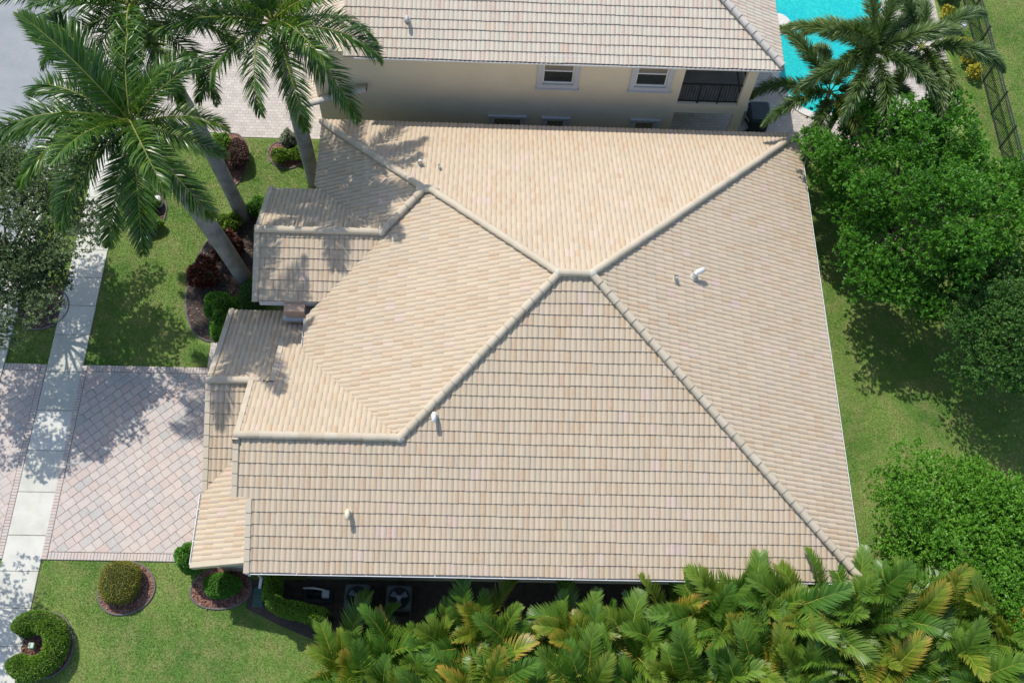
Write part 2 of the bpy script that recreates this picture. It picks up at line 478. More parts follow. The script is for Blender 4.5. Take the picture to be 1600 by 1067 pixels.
def pool_mat():
    nt = NT('pool_water')
    f = nt.noise(9, 3); g = nt.noise(0.7, 2)
    c = nt.ramp(f, [(0.35, (0.012, 0.44, 0.42)), (0.65, (0.03, 0.56, 0.53))])
    c = nt.mix(c, (0.010, 0.42, 0.50), nt.ramp(g, [(0.5, (0, 0, 0)), (0.75, (0.5, 0.5, 0.5))]))
    nt.link(c, nt.b.inputs['Base Color']); nt.b.inputs['Roughness'].default_value = 0.08
    nt.b.inputs['Specular IOR Level'].default_value = 0.3
    nt.bump(f, 0.12, 0.02)
    return nt.m
M_POOL = pool_mat()
M_COPING = plain('pool_coping', (0.66, 0.63, 0.57), 0.8, 0.06, 3)

# ------------------------------------------------------------------ setting
def struct(name, mb, m): return tag(mb.build(name, m), kind='structure')

struct('ground', MB().sheet([(-160, -160), (160, -160), (160, 160), (-160, 160)], 0.0), M_LAWN)
struct('road', MB().sheet([(-32, -80), (-20.45, -80), (-20.45, 80), (-32, 80)], 0.010), M_ROAD)
kb = MB()
kb.prism_x([(0, 0)] * 0 or [(-80, 0.0), (80, 0.0), (80, 0.06), (-80, 0.06)], -20.5, -20.05)
kb.prism_x([(-80, 0.0), (80, 0.0), (80, 0.10), (-80, 0.10)], -20.047, -19.82)
struct('curb', kb, M_CONC)
# sidewalk: one object per concrete slab
sw = struct('sidewalk', MB().sheet([(-18.25, -40), (-17.0, -40), (-17.0, 40), (-18.25, 40)], 0.012), M_JOINT)
y = -14.0
slab_me = {}
while y < 22:
    L = 1.52 if y < -0.4 and y > -7.5 else 1.22
    if L not in slab_me:
        slab_me[L] = MB().cbox(-0.645, 0.008, 0.0, 0.645, L - 0.008, 0.05, 0.012).mesh('slab', M_CONC)
    o = add_obj('slab', slab_me[L], sw)
    o.location = (-17.62 + random.uniform(-.006, .006), y, 0.005 + random.uniform(-.004, .004))
    y += L

# driveway: diagonal pavers
drive = struct('driveway', MB().sheet([(-20.0, -7.5), (-10.95, -7.5), (-10.95, -0.3), (-20.0, -0.3)], 0.016), M_JOINT)

def clip_poly(poly, conv):
    """Sutherland-Hodgman: poly = list of tuples (a,b,...) clipped to a convex ccw polygon of (a,b)"""
    n = len(conv)
    for i in range(n):
        ax, ay = conv[i][0], conv[i][1]; bx, by = conv[(i + 1) % n][0], conv[(i + 1) % n][1]
        ex, ey = bx - ax, by - ay
        out = []
        m = len(poly)
        for j in range(m):
            P, Q = poly[j], poly[(j + 1) % m]
            dp = ex * (P[1] - ay) - ey * (P[0] - ax); dq = ex * (Q[1] - ay) - ey * (Q[0] - ax)
            if dp >= -1e-9: out.append(P)
            if (dp > 1e-9 and dq < -1e-9) or (dp < -1e-9 and dq > 1e-9):
                t = dp / (dp - dq)
                out.append(tuple(p + (q - p) * t for p, q in zip(P, Q)))
        poly = out
        if len(poly) < 3: return []
    return poly

def ccw(poly):
    a = sum(poly[i][0] * poly[(i + 1) % len(poly)][1] - poly[(i + 1) % len(poly)][0] * poly[i][1] for i in range(len(poly)))
    return poly if a > 0 else poly[::-1]

def inside(p, conv, eps=1e-6):
    n = len(conv)
    return all((conv[(i + 1) % n][0] - conv[i][0]) * (p[1] - conv[i][1]) - (conv[(i + 1) % n][1] - conv[i][1]) * (p[0] - conv[i][0]) >= -eps for i in range(n))

def lay_pavers(parent, rects, ang, w, lens, z0, h, gap=0.005, limit=300):
    ca, sa = math.cos(ang), math.sin(ang)
    meshes = {}
    left = MB(); lr = []
    cells = []
    for rect in rects:
        rp = ccw(rect)
        xs = [p[0] for p in rp]; ys = [p[1] for p in rp]
        cx, cy = sum(xs) / len(xs), sum(ys) / len(ys)
        Rr = max(math.hypot(p[0] - cx, p[1] - cy) for p in rp) + 1
        u0 = cx * ca + cy * sa; v0 = -cx * sa + cy * ca
        r_ = math.floor((v0 - Rr) / w)
        while r_ * w < v0 + Rr:
            u = math.floor((u0 - Rr) / 3.0) * 3.0 + (random.random() * lens[0])
            while u < u0 + Rr:
                L = random.choice(lens)
                cells.append((rp, u, r_ * w, L))
                u += L
            r_ += 1
    cells.sort(key=lambda t: (t[2] * ca + t[1] * sa))
    made = 0
    for rp, u, v_, L in cells:
        P = [(u + gap, v_ + gap), (u + L - gap, v_ + gap), (u + L - gap, v_ + w - gap), (u + gap, v_ + w - gap)]
        W_ = [(a * ca - b * sa, a * sa + b * ca) for a, b in P]
        if made < limit and all(inside(p, rp) for p in W_):
            made += 1
            if L not in meshes:
                meshes[L] = MB().cbox(gap, gap, 0, L - gap, w - gap, h, 0.010).mesh('paver', M_PAVER)
            o = add_obj('paver', meshes[L], parent)
            o.location = (u * ca - v_ * sa, u * sa + v_ * ca, z0 + random.uniform(-.003, .003))
            o.rotation_euler = (random.uniform(-.004, .004), random.uniform(-.004, .004), ang + random.uniform(-.006, .006))
        else:
            q = clip_poly(W_, rp)
            if len(q) >= 3:
                n0 = len(left.f)
                left.prism(q, z0, z0 + h)
                lr += [random.random()] * (len(left.f) - n0)
    return left, lr

left, lr = lay_pavers(drive, [[(-16.78, -7.22), (-11.0, -7.22), (-11.0, -0.58), (-16.78, -0.58)]], R(42), 0.305, [0.305, 0.305, 0.305, 0.45], 0.018, 0.045)
l2, lr2 = lay_pavers(drive, [[(-19.8, -7.22), (-18.48, -7.22), (-18.48, -0.58), (-19.8, -0.58)]], R(42), 0.305, [0.305, 0.305, 0.305, 0.45], 0.018, 0.045, limit=0)
n0 = len(left.f); left.add(l2.v, l2.f); lr += lr2
def soldier(x0, y0, x1, y1, along):
    t = x0 if along == 'x' else y0
    end = x1 if along == 'x' else y1
    while t < end - 0.05:
        n_ = len(left.f)
        if along == 'x': left.cbox(t + .004, y0, 0.018, t + .106, y1, 0.064 + random.uniform(-.003, .003), 0.008)
        else: left.cbox(x0, t + .004, 0.018, x1, t + .106, 0.064 + random.uniform(-.003, .003), 0.008)
        lr.extend([0.25 + 0.7 * random.random()] * (len(left.f) - n_))
        t += 0.11
soldier(-16.78, -7.49, -11.0, -7.24, 'x'); soldier(-16.78, -0.56, -11.0, -0.31, 'x')
soldier(-16.99, -7.49, -16.80, -0.31, 'y'); soldier(-18.47, -7.49, -18.28, -0.31, 'y')
soldier(-19.8, -7.49, -18.48, -7.24, 'x'); soldier(-19.8, -0.56, -18.48, -0.31, 'x')
me = left.mesh('cut_paver', M_PAVER_J)
at = me.attributes.new('rnd', 'FLOAT', 'FACE'); at.data.foreach_set('value', np.array(lr, dtype=np.float32))
tag(add_obj('cut_paver', me, drive), kind='stuff')
# entry walk beside the house, neighbour's driveway and patio
struct('entry_walk', MB().prism([(-12.45, -0.29), (-11.3, -0.29), (-11.3, 1.6), (-11.9, 2.0), (-12.45, 1.25)], 0.0, 0.03), M_DECK)
struct('neighbour_driveway', MB().prism([(-17.0, 10.9), (-14.9, 10.75), (-13.8, 10.4), (-12.4, 10.2), (-9.1, 10.22), (-9.1, 24), (-17.0, 24)], 0.0, 0.03), M_DECK)
struct('neighbour_apron', MB().prism([(-20.04, 9.4), (-18.27, 10.6), (-18.27, 24), (-20.04, 24)], 0.0, 0.03), M_DECK)
struct('patio', MB().prism([(4.6, 9.9), (12.2, 9.7), (14.6, 10.6), (16.6, 12.6), (18.1, 15.2), (18.2, 24), (4.6, 24)], 0.0, 0.03), M_DECK)

# ------------------------------------------------------------------ roof tiles
P5 = 0.4312
CC = 1.0 / math.sqrt(1 + P5 * P5); SS = P5 * CC
TW, TE, TL = 0.336, 0.366, 0.415
PROF = [(0.0, 0.0), (0.030, 0.017), (0.066, 0.028), (0.102, 0.028), (0.138, 0.014), (0.168, 0.0), (0.198, 0.017), (0.234, 0.028), (0.270, 0.028), (0.306, 0.014), (0.336, 0.0)]

def tile_polys(a0, b0, jh=0.0, jb=0.0):
    polys = []
    for i in range(len(PROF) - 1):
        (p0, h0), (p1, h1) = PROF[i], PROF[i + 1]
        if i == 0: p0 += 0.003
        if i == len(PROF) - 2: p1 -= 0.003
        t0, t1 = h0 + 0.046 + jh, h1 + 0.046 + jh
        polys.append([(a0 + p0, b0 + jb, t0), (a0 + p1, b0 + jb, t1), (a0 + p1, b0 + TL, h1 + 0.012), (a0 + p0, b0 + TL, h0 + 0.012)])
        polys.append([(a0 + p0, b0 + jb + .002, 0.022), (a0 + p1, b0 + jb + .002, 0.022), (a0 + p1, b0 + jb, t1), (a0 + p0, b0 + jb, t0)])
    return polys

class Plane:
    """one roof slope: origin on the eave line, A along the eave, up-slope direction (plan) H"""
    def __init__(self, O, A, H, pieces):
        self.O = Vector(O); self.A = Vector(A)
        self.Hp = Vector((H[0], H[1], 0))
        self.B = Vector((H[0] * CC, H[1] * CC, SS))
        self.N = self.A.cross(self.B)
        self.pieces = []
        for pc in pieces:
            q = []
            for x, y_ in pc:
                d = Vector((x - O[0], y_ - O[1], 0))
                q.append((d.dot(self.A), d.dot(self.Hp) / CC))
            self.pieces.append(ccw(q))
    def w(self, p): return self.O + self.A * p[0] + self.B * p[1] + self.N * p[2]
    def mat(self, a, b):
        o = self.O + self.A * a + self.B * b
        return Matrix(((self.A.x, self.B.x, self.N.x, o.x), (self.A.y, self.B.y, self.N.y, o.y), (self.A.z, self.B.z, self.N.z, o.z), (0, 0, 0, 1)))

def lay_tiles(planes, roof, m_join, m_obj, single=300, name='roof_tile'):
    full, jv, jf, jr, jl, jm = [], [], [], [], [], []
    def emit(pl, poly, r_, i):
        n_ = len(jv); jl.append(1.0 if i >= 10 else 0.0); jm.append(i % 2)
        jv.extend([tuple(pl.w(p)) for p in poly]); jf.append(tuple(range(n_, n_ + len(poly)))); jr.append(r_)
    for pl in planes:
        aa = [p[0] for q in pl.pieces for p in q]; bb = [p[1] for q in pl.pieces for p in q]
        k0 = math.floor((min(bb)) / TE - 0.3)
        ph = random.random() * 6
        for k in range(k0, int(max(bb) / TE) + 2):
            b0 = k * TE + (-0.05)
            sh = (k % 2) * TW / 2
            i0 = math.floor((min(aa) - sh) / TW) - 1
            for i in range(i0, int((max(aa) - sh) / TW) + 2):
                a0 = i * TW + sh
                bq = b0 + 0.010 * math.sin(a0 * 0.7 + ph + k * 1.7) + 0.006 * math.sin(a0 * 2.3 + k)
                c4 = [(a0, bq), (a0 + TW, bq), (a0 + TW, bq + TE), (a0, bq + TE)]
                if any(all(inside(p, q, 1e-3) for p in c4) for q in pl.pieces):
                    full.append((pl, a0, bq)); continue
                polys = None
                for q in pl.pieces:
                    if len(clip_poly(c4, q)) >= 3:
                        polys = polys or tile_polys(a0, bq, random.uniform(-.004, .004), random.uniform(-.005, .005))
                        r_ = random.random()
                        for fi, f_ in enumerate(polys):
                            g = clip_poly(f_, q)
                            if len(g) >= 3: emit(pl, g, r_, fi)
    # the tiles that show largest become objects of their own, the rest one mesh
    full.sort(key=lambda t: (t[0].mat(t[1], t[2]).translation - CAM).length)
    me1 = MB()
    for f_ in tile_polys(0, 0): me1.add(f_, [tuple(range(4))])
    tm = me1.mesh(name, m_obj)
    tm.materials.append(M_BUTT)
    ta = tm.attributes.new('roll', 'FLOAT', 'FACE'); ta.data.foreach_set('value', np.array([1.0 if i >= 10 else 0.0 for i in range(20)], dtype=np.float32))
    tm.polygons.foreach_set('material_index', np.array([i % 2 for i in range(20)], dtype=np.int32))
    for n_, (pl, a0, b0) in enumerate(full):
        if n_ < single:
            o = add_obj(name, tm, roof)
            o.matrix_basis = pl.mat(a0, b0 + random.uniform(-.005, .005)) @ Matrix.Rotation(random.uniform(-.004, .004), 4, 'Z') @ Matrix.Rotation(random.uniform(-.004, .004), 4, 'X')
        else:
            r_ = random.random()
            for fi, f_ in enumerate(tile_polys(a0, b0, random.uniform(-.004, .004), random.uniform(-.005, .005))): emit(pl, f_, r_, fi)
    me = bpy.data.meshes.new('roof_tiling')
    me.from_pydata(jv, [], jf)
    at_ = me.attributes.new('rnd', 'FLOAT', 'FACE'); at_.data.foreach_set('value', np.array(jr, dtype=np.float32))
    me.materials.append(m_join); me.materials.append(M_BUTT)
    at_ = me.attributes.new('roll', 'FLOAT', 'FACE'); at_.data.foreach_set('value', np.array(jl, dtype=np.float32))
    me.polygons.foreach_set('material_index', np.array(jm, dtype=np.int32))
    tag(add_obj('roof_tiling', me, roof), kind='stuff')
    return len(full)

def underlay(planes):
    mb = MB()
    for pl in planes:
        for q in pl.pieces:
            mb.add([pl.w((p[0], p[1], 0.0)) for p in q], [tuple(range(len(q)))])
    return mb

def cap_mesh(m, r0=0.134, r1=0.110, L=0.44):
    n = 11
    ring = lambda x, r_, dz: [(x, r_ * math.cos(t), r_ * math.sin(t) * 0.92 + dz) for t in [math.pi * (k / (n - 1)) * 1.10 - 0.05 * math.pi for k in range(n)]]
    vs_ = ring(0, r0, .012) + ring(L, r1, 0) + ring(0, r0, .012) + ring(.008, r0 - .026, .012)
    fs_ = [(k + 1, k, n + k, n + k + 1) for k in range(n - 1)] + [(2 * n + k, 2 * n + k + 1, 3 * n + k + 1, 3 * n + k) for k in range(n - 1)]
    me_ = MB().add(vs_, fs_).mesh('ridge_cap', m)
    me_.polygons.foreach_set('use_smooth', [True] * (n - 1) + [False] * (n - 1))
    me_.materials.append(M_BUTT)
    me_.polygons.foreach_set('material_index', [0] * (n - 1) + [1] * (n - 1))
    return me_

def lay_caps(roof, segs, me, mortar, lift=0.035, m_mortar=None):
    for P, Q in segs:
        P, Q = Vector(P), Vector(Q)
        d = Q - P; L = d.length; d.normalize()
        side = Vector((0, 0, 1)).cross(d).normalized(); up = d.cross(side)
        n_ = max(1, round(L / 0.385)); e = L / n_
        for k in range(n_):
            o = add_obj('ridge_cap', me, roof)
            p = P + d * (e * k) + up * (lift + random.uniform(-.004, .004)) + side * random.uniform(-.006, .006)
            o.matrix_basis = Matrix(((d.x, side.x, up.x, p.x), (d.y, side.y, up.y, p.y), (d.z, side.z, up.z, p.z), (0, 0, 0, 1))) @ Matrix.Rotation(random.uniform(-.012, .012), 4, 'Z')
        mortar.tube([P + up * 0.02, Q + up * 0.02], 0.102, 10)

EV = 3.4
MAINP = [
    Plane((-12, -8.5, EV), (1, 0, 0), (0, 1), [
        [(0, 0), (1.02, 0), (9.58, -8.56), (-4.77, -8.56), (-4.77, -4.77)],
        [(-4.77, -4.77), (-4.77, -8.56), (-9.33, -8.56), (-9.33, -4.77)],
        [(-9.33, -4.77), (-9.33, -6.47), (-9.78, -6.47), (-9.78, -4.77)]]),
    Plane((12, 8.5, EV), (-1, 0, 0), (0, -1), [
        [(0, 0), (1.02, 0), (9.58, 8.56), (-4.25, 8.56), (-4.25, 4.25)],
        [(-4.25, 4.25), (-4.25, 8.56), (-8.70, 8.56), (-8.70, 8.5), (-4.45, 4.25)]]),
    Plane((9.52, -9, EV), (0, 1, 0), (-1, 0), [[(1.02, 0), (9.58, -8.56), (9.58, 8.56)]]),
    Plane((-8.5, 9, EV), (0, -1, 0), (1, 0), [[(0, 0), (-4.25, 4.25), (-8.34, 0.16), (-8.34, -1.2), (-4.77, -4.77)]]),
    Plane((-8.7, 9, EV), (0, -1, 0), (1, 0), [[(-4.45, 4.25), (-8.56, 8.36), (-8.56, 5.52), (-5.87, 2.83)]]),
    # entry gable, north and south slope
    Plane((0, 5.66, EV), (-1, 0, 0), (0, -1), [[(-10.13, 2.83), (-5.87, 2.83), (-8.3, 5.26), (-10.13, 5.26)]]),
    Plane((-12, 0, EV), (1, 0, 0), (0, 1), [
        [(-10.13, 2.83), (-10.13, 0.6), (-7.9, 0.6), (-5.67, 2.83)],
        [(-5.87, 2.83), (-5.67, 2.83), (-4.25, 4.25), (-4.45, 4.25)]]),
    # garage gable, north slope
    Plane((0, -1.04, EV), (-1, 0, 0), (0, -1), [
        [(-9.78, -4.77), (-4.77, -4.77), (-6.95, -2.59), (-9.78, -2.59)],
        [(-9.12, -2.59), (-6.95, -2.59), (-8.34, -1.2), (-9.12, -1.2)],
        [(-9.12, -1.2), (-8.34, -1.2), (-8.34, -0.85), (-9.12, -0.85)]]),
    # low roof in front of the garage: north slope, south slope, west-facing strip
    Plane((0, 0.79, 2.46), (-1, 0, 0), (0, -1), [[(-11.2, -2.48), (-8.3, -2.48), (-8.3, 0.84), (-11.2, 0.84)]]),
    Plane((-12, -5.75, 2.46), (1, 0, 0), (0, 1), [[(-11.2, -2.48), (-9.5, -2.48), (-9.5, -4.05), (-11.2, -5.75)]]),
    Plane((-11.2, 0, 2.46), (0, -1, 0), (1, 0), [[(-11.26, -5.81), (-9.5, -4.05), (-9.36, -4.05), (-9.36, -8.2), (-11.26, -8.2)]]),
]
house = empty('house', (0, 0, 0), 'single-storey house under the large cream tiled hip roof in the centre', 'house')
roof = underlay(MAINP).build('roof', M_UNDER, house)
lay_tiles(MAINP, roof, M_TILE, M_TILE_O)
zp = lambda d: EV + d * P5
capm = cap_mesh(M_CAP)
mort = MB()
CL = 0.07
segs = [((9.45, -8.43, zp(.07) + CL), (1.02, 0, zp(8.5) + CL)), ((9.45, 8.43, zp(.07) + CL), (1.02, 0, zp(8.5) + CL)),
        ((-0.02, 0, zp(8.5) + CL), (1.06, 0, zp(8.5) + CL)),
        ((-4.25, 4.25, zp(4.25) + CL), (0, 0, zp(8.5) + CL)), ((-8.55, 8.35, zp(.15) + CL), (-4.45, 4.25, zp(4.25) + CL)),
        ((-4.72, 4.25, zp(4.25) + CL), (-4.1, 4.25, zp(4.25) + CL)),
        ((-4.77, -4.77, zp(3.73) + CL), (0, 0, zp(8.5) + CL)), ((-9.82, -4.77, zp(3.73) + CL), (-4.7, -4.77, zp(3.73) + CL)),
        ((-5.87, 2.83, zp(2.83) + CL), (-4.45, 4.25, zp(4.25) + CL)), ((-10.17, 2.83, zp(2.83) + CL), (-5.8, 2.83, zp(2.83) + CL)),
        ((-11.24, -2.48, 3.87 + CL), (-9.5, -2.48, 3.87 + CL))]
lay_caps(roof, segs, capm, mort)
mort.build('mortar_bed', M_MORTAR, roof, smooth=True)
# pale mortar daubs where hips meet
for (x, y_, z) in ((0.0, 0.0, zp(8.5) + CL), (1.04, 0, zp(8.5) + CL), (-4.77, -4.77, zp(3.73) + CL), (-5.87, 2.83, zp(2.83) + CL), (-4.35, 4.25, zp(4.25) + CL)):
    mb = MB(); ring = []
    for j in range(6):
        el = j / 5 * math.pi / 2
        ring.append([(x + 0.155 * math.cos(el) * math.cos(t) * random.uniform(.9, 1.08), y_ + 0.155 * math.cos(el) * math.sin(t) * random.uniform(.9, 1.08), z + 0.02 + 0.142 * math.sin(el)) for t in [2 * math.pi * k / 14 for k in range(14)]])
    vs_ = [p for r_ in ring for p in r_]
    fs_ = [(j * 14 + k, j * 14 + (k + 1) % 14, (j + 1) * 14 + (k + 1) % 14, (j + 1) * 14 + k) for j in range(5) for k in range(14)]
    mb.add(vs_, fs_).build('mortar_daub', M_PALEMORTAR, roof, smooth=True)

# rake tiles along the gable edges
def rake_mesh(m):
    mb = MB()
    vs_ = [(-.075, 0, -.10), (-.075, 0, .085), (-.06, 0, .105), (.10, 0, .105), (.125, 0, .06)]
    vs_ += [(-.070, .43, -.11), (-.070, .43, .06), (-.055, .43, .078), (.095, .43, .078), (.12, .43, .035)]
    fs_ = [(1, 0, 5, 6), (2, 1, 6, 7), (3, 2, 7, 8), (4, 3, 8, 9), (0, 1, 2, 3, 4)]
    return mb.add(vs_, fs_).mesh('rake_tile', m)
rakem = rake_mesh(M_CAP)
def lay_rake(pl, x, y0, y1, flip):
    """along a slope edge at plan x from plan y0 (eave) to y1 (top)"""
    a = (Vector((x, y0, 0)) - Vector((pl.O.x, pl.O.y, 0))).dot(pl.A)
    b0 = (Vector((x, y0, 0)) - Vector((pl.O.x, pl.O.y, 0))).dot(pl.Hp) / CC
    b1 = (Vector((x, y1, 0)) - Vector((pl.O.x, pl.O.y, 0))).dot(pl.Hp) / CC
    b = b0 - .02
    while b < b1 - 0.12:
        o = add_obj('rake_tile', rakem, roof)
        m_ = pl.mat(a, b)
        if flip: m_ = m_ @ Matrix.Scale(-1, 4, (1, 0, 0))
        o.matrix_basis = m_
        b += TE
lay_rake(MAINP[0], -9.33, -8.56, -6.47, False); lay_rake(MAINP[0], -9.78, -6.47, -4.77, False)
lay_rake(MAINP[7], -9.78, -2.59, -4.77, True); lay_rake(MAINP[7], -9.12, -0.85, -2.59, True)
lay_rake(MAINP[5], -10.13, 5.26, 2.83, True); lay_rake(MAINP[6], -10.13, 0.6, 2.83, False)
lay_rake(MAINP[8], -11.2, 0.84, -2.48, True); lay_rake(MAINP[9], -11.2, -5.75, -2.48, False)
def lay_rake_y(pl, y_, x0, x1):
    d0 = Vector((x0, y_, 0)) - Vector((pl.O.x, pl.O.y, 0)); d1 = Vector((x1, y_, 0)) - Vector((pl.O.x, pl.O.y, 0))
    a = d0.dot(pl.A); b = d0.dot(pl.Hp) / CC; b1 = d1.dot(pl.Hp) / CC
    while b < b1 - 0.12:
        o = add_obj('rake_tile', rakem, roof)
        o.matrix_basis = pl.mat(a, b) @ Matrix.Scale(-1, 4, (1, 0, 0))
        b += TE
lay_rake_y(MAINP[10], -8.2, -11.26, -9.40)

# walls, fascia, soffit, gutters
wb = MB()
wb.box(-8.0, -7.97, 0, 9.0, 8.0, 3.36)
wb.box(-10.85, -7.78, 0, -8.0, 0.35, 2.42)
wb.prism_x([(-7.90, 2.4), (-7.90, 3.55), (-4.77, 4.90), (-1.10, 3.30), (-1.10, 2.4)], -9.05, -8.01)
wb.prism_x([(-5.2, 2.4), (-2.48, 3.72), (0.2, 2.4)], -10.84, -9.06)
wb.prism_x([(-7.72, 2.42), (-5.2, 2.42), (-5.2, 2.50), (-7.72, 2.50)], -10.83, -9.06)
wb.add([(-10.9, -7.79, 2.42), (-9.06, -7.79, 2.42), (-9.06, -7.79, 3.30), (-10.9, -7.79, 2.52)], [(0, 1, 2, 3)])
wall = wb.build('wall', M_STUCCO, house)
eb = MB()
eb.prism_x([(0.80, 3.05), (0.80, 3.58), (2.83, 4.50), (5.0, 3.55), (5.0, 3.05)], -9.75, -8.01)
eb.build('entry_gable_wall', M_STUCCO_P, house)
def column(x0, y0, x1, y1, zb, zt, zc):
    c = MB().box(x0, y0, zb, x1, y1, zt).build('column', M_STUCCO_P, house)
    MB().cbox(x0 - .09, y0 - .09, zc, x1 + .09, y1 + .09, zc + 0.16, 0.03).build('column_cornice', M_TRIM_G, c)
    MB().cbox(x0 - .05, y0 - .05, zc - .08, x1 + .05, y1 + .05, zc - 0.002, 0.02).build('column_moulding', M_TRIM_G, c)
column(-9.12, 0.28, -8.42, 0.95, 0.0, 3.60, 2.98)
column(-9.75, 4.30, -9.10, 4.95, 0.0, 3.10, 2.7)
fb = MB()
fb.box(-9.25, -8.50, 3.16, 9.44, -8.46, 3.40); fb.box(9.44, -8.50, 3.16, 9.48, 8.50, 3.40); fb.box(-8.5, 8.46, 3.16, 9.43, 8.50, 3.40)
fb.box(-8.52, 5.3, 3.16, -8.48, 8.45, 3.42); fb.box(-8.30, -1.15, 3.18, -8.26, 0.15, 3.45); fb.box(-11.22, -8.1, 2.24, -11.18, -5.80, 2.45)
fb.box(-10.0, 0.62, 3.35, -8.0, 0.66, 3.66); fb.box(-10.0, 5.16, 3.35, -8.3, 5.20, 3.60); fb.box(-9.05, -0.94, 3.05, -8.35, -0.90, 3.30)
fb.box(-11.1, 0.74, 2.22, -8.4, 0.78, 2.44); fb.box(-11.16, -5.72, 2.22, -11.1, -2.5, 2.42)
fb.build('fascia', M_TRIM, house)
sb = MB()
sb.box(-9.22, -8.45, 3.10, 9.42, -7.975, 3.155); sb.box(9.005, -7.97, 3.10, 9.43, 8.45, 3.155); sb.box(-8.4, 8.005, 3.10, 9.0, 8.45, 3.155)
sb.box(-11.15, -8.1, 2.20, -10.86, -5.8, 2.235)
sb.build('soffit', M_STUCCO, house)

def gutter(parent, p, q, out, z, name='gutter', m=M_TRIM, wid=0.13):
    """open K gutter from p to q (plan), out = outward unit direction"""
    p, q, o_ = Vector((*p, 0)), Vector((*q, 0)), Vector((*out, 0))
    prof = [(0.0, 0.0), (0.0, -0.11), (wid * .7, -0.115), (wid, -0.045), (wid, 0.0), (wid - .018, 0.0), (wid - .018, -.04), (wid * .66, -.10), (0.012, -.10), (0.012, 0.0)]
    vs_ = [tuple(e + o_ * d + Vector((0, 0, z + h))) for e in (p, q) for d, h in prof]
    n = len(prof)
    fs_ = [(k, (k + 1) % n, n + (k + 1) % n, n + k) for k in range(n)] + [tuple(range(n - 1, -1, -1)), tuple(range(n, 2 * n))]
    g = MB().add(vs_, fs_).build(name, m, parent)
    L = (q - p).length; d = (q - p).normalized(); k = 0.5
    mb = MB()
    while k < L:
        c = p + d * k
        a = [c + o_ * 0.01, c + o_ * (wid - .005)]
        mb.add([tuple(v_ + d * s + Vector((0, 0, z + hh))) for v_ in a for s in (-.012, .012) for hh in (-.012, 0.004)], [(0, 1, 5, 4), (2, 3, 7, 6), (1, 3, 7, 5), (0, 2, 6, 4)])
        k += 1.05
    mb.build('gutter_strap', m, g)
    return g
gutter(house, (-9.35, -8.505), (9.45, -8.505), (0, -1), 3.40)
gutter(house, (9.485, -8.5), (9.485, 8.5), (1, 0), 3.40, wid=.165)
gutter(house, (-11.225, -5.85), (-11.225, -8.15), (-1, 0), 2.44)
gutter(house, (-8.3, -1.1), (-8.3, 0.1), (-1, 0), 3.44)
MB().tube([(-9.28, -8.58, 3.30), (-9.28, -8.58, 3.10), (-9.42, -8.16, 2.55), (-9.5, -8.04, 2.35), (-9.5, -8.04, 0.35), (-9.55, -8.35, 0.16)], 0.055, 6).build('downspout', M_TRIM, house)
MB().cbox(-9.75, -8.95, 0.01, -9.40, -8.30, 0.09, 0.02).build('splash_block', plain('splash_block_green', (0.05, 0.11, 0.09), 0.7), house)
# floodlight under the south eave
lamp = MB().cbox(-8.30, -8.22, 2.72, -7.98, -7.97, 2.86, 0.03).build('wall_lamp', plain('lamp_housing', (0.55, 0.62, 0.64), 0.4), house)
MB().box(-8.22, -8.20, 2.65, -8.06, -8.06, 2.715).build('lamp_lens', M_GLASS, lamp)
# south windows, barely in view below the eave
for x in (-2.5, 1.5, 5.5):
    w_ = MB().box(x - .7, -8.02, 0.9, x + .7, -7.972, 2.2).build('window', M_TRIM, house)
    MB().box(x - .62, -8.03, 0.98, x + .62, -8.022, 2.12).build('pane', M_GLASS, w_)
gd = MB().box(-10.90, -5.3, 0.0, -10.852, -0.4, 2.15).build('garage_door', M_TRIM, house)
for k in range(4):
    MB().box(-10.93, -5.2, 0.06 + k * .53, -10.902, -0.5, 0.53 + k * .53).build('door_panel', M_TRIM, gd)

# ------------------------------------------------------------------ roof vents
def gooseneck(x, y_, z, ax, s, label, m=M_WHITEPIPE):
    root = empty('roof_vent', (x, y_, z), label, 'roof vent')
    d = Vector((ax[0], ax[1], 0))
    pts = [Vector((x, y_, z - .05)), Vector((x, y_, z + .12 * s))]
    for k in range(1, 6):
        t = math.pi / 2 * k / 5
        pts.append(Vector((x, y_, z + .12 * s)) + d * (0.12 * s * (1 - math.cos(t))) + Vector((0, 0, 0.12 * s * math.sin(t))))
    pts.append(pts[-1] + d * .17 * s + Vector((0, 0, -.03 * s)))
    MB().tube(pts, 0.075 * s, 10).build('pipe', m, root, smooth=True)
    MB().cyl((x, y_), 0.13 * s, z - .02, z + .05, 14, 0.11 * s).build('flashing', M_PALEMORTAR, root)
    return root
zS = lambda y_: EV + (8.5 + y_) * P5 + .08
zE = lambda x: EV + (9.52 - x) * P5 + .08
zN = lambda y_: EV + (8.5 - y_) * P5 + .08
gooseneck(-3.74, -4.12, zS(-4.12), (0, -1), 1.0, 'white gooseneck vent just right of the garage ridge junction')
gooseneck(-6.28, -6.88, zS(-6.88), (0, -1), 1.0, 'cream gooseneck vent low on the roof slope above the air conditioners', plain('cream_plastic', (0.72, 0.64, 0.45), 0.5))
gooseneck(4.58, 0.86, zE(4.58), (0.88, 0.47), 1.15, 'large white gooseneck vent on the right-hand roof slope')
def stub(x, y_, z, label, m, r=.06, h=.22):
    root = empty('vent_pipe', (x, y_, z), label, 'vent pipe')
    MB().tube([(x, y_, z - .05), (x, y_, z + h)], r, 10, caps=False).build('pipe', m, root)
    MB().cyl((x, y_), r * .85, z + h - .06, z + h - .05, 10).build('bore', M_TRIM_G, root)
    MB().cyl((x, y_), r * 2.1, z - .03, z + .035, 12, r * 1.25).build('flashing', M_PALEMORTAR, root)
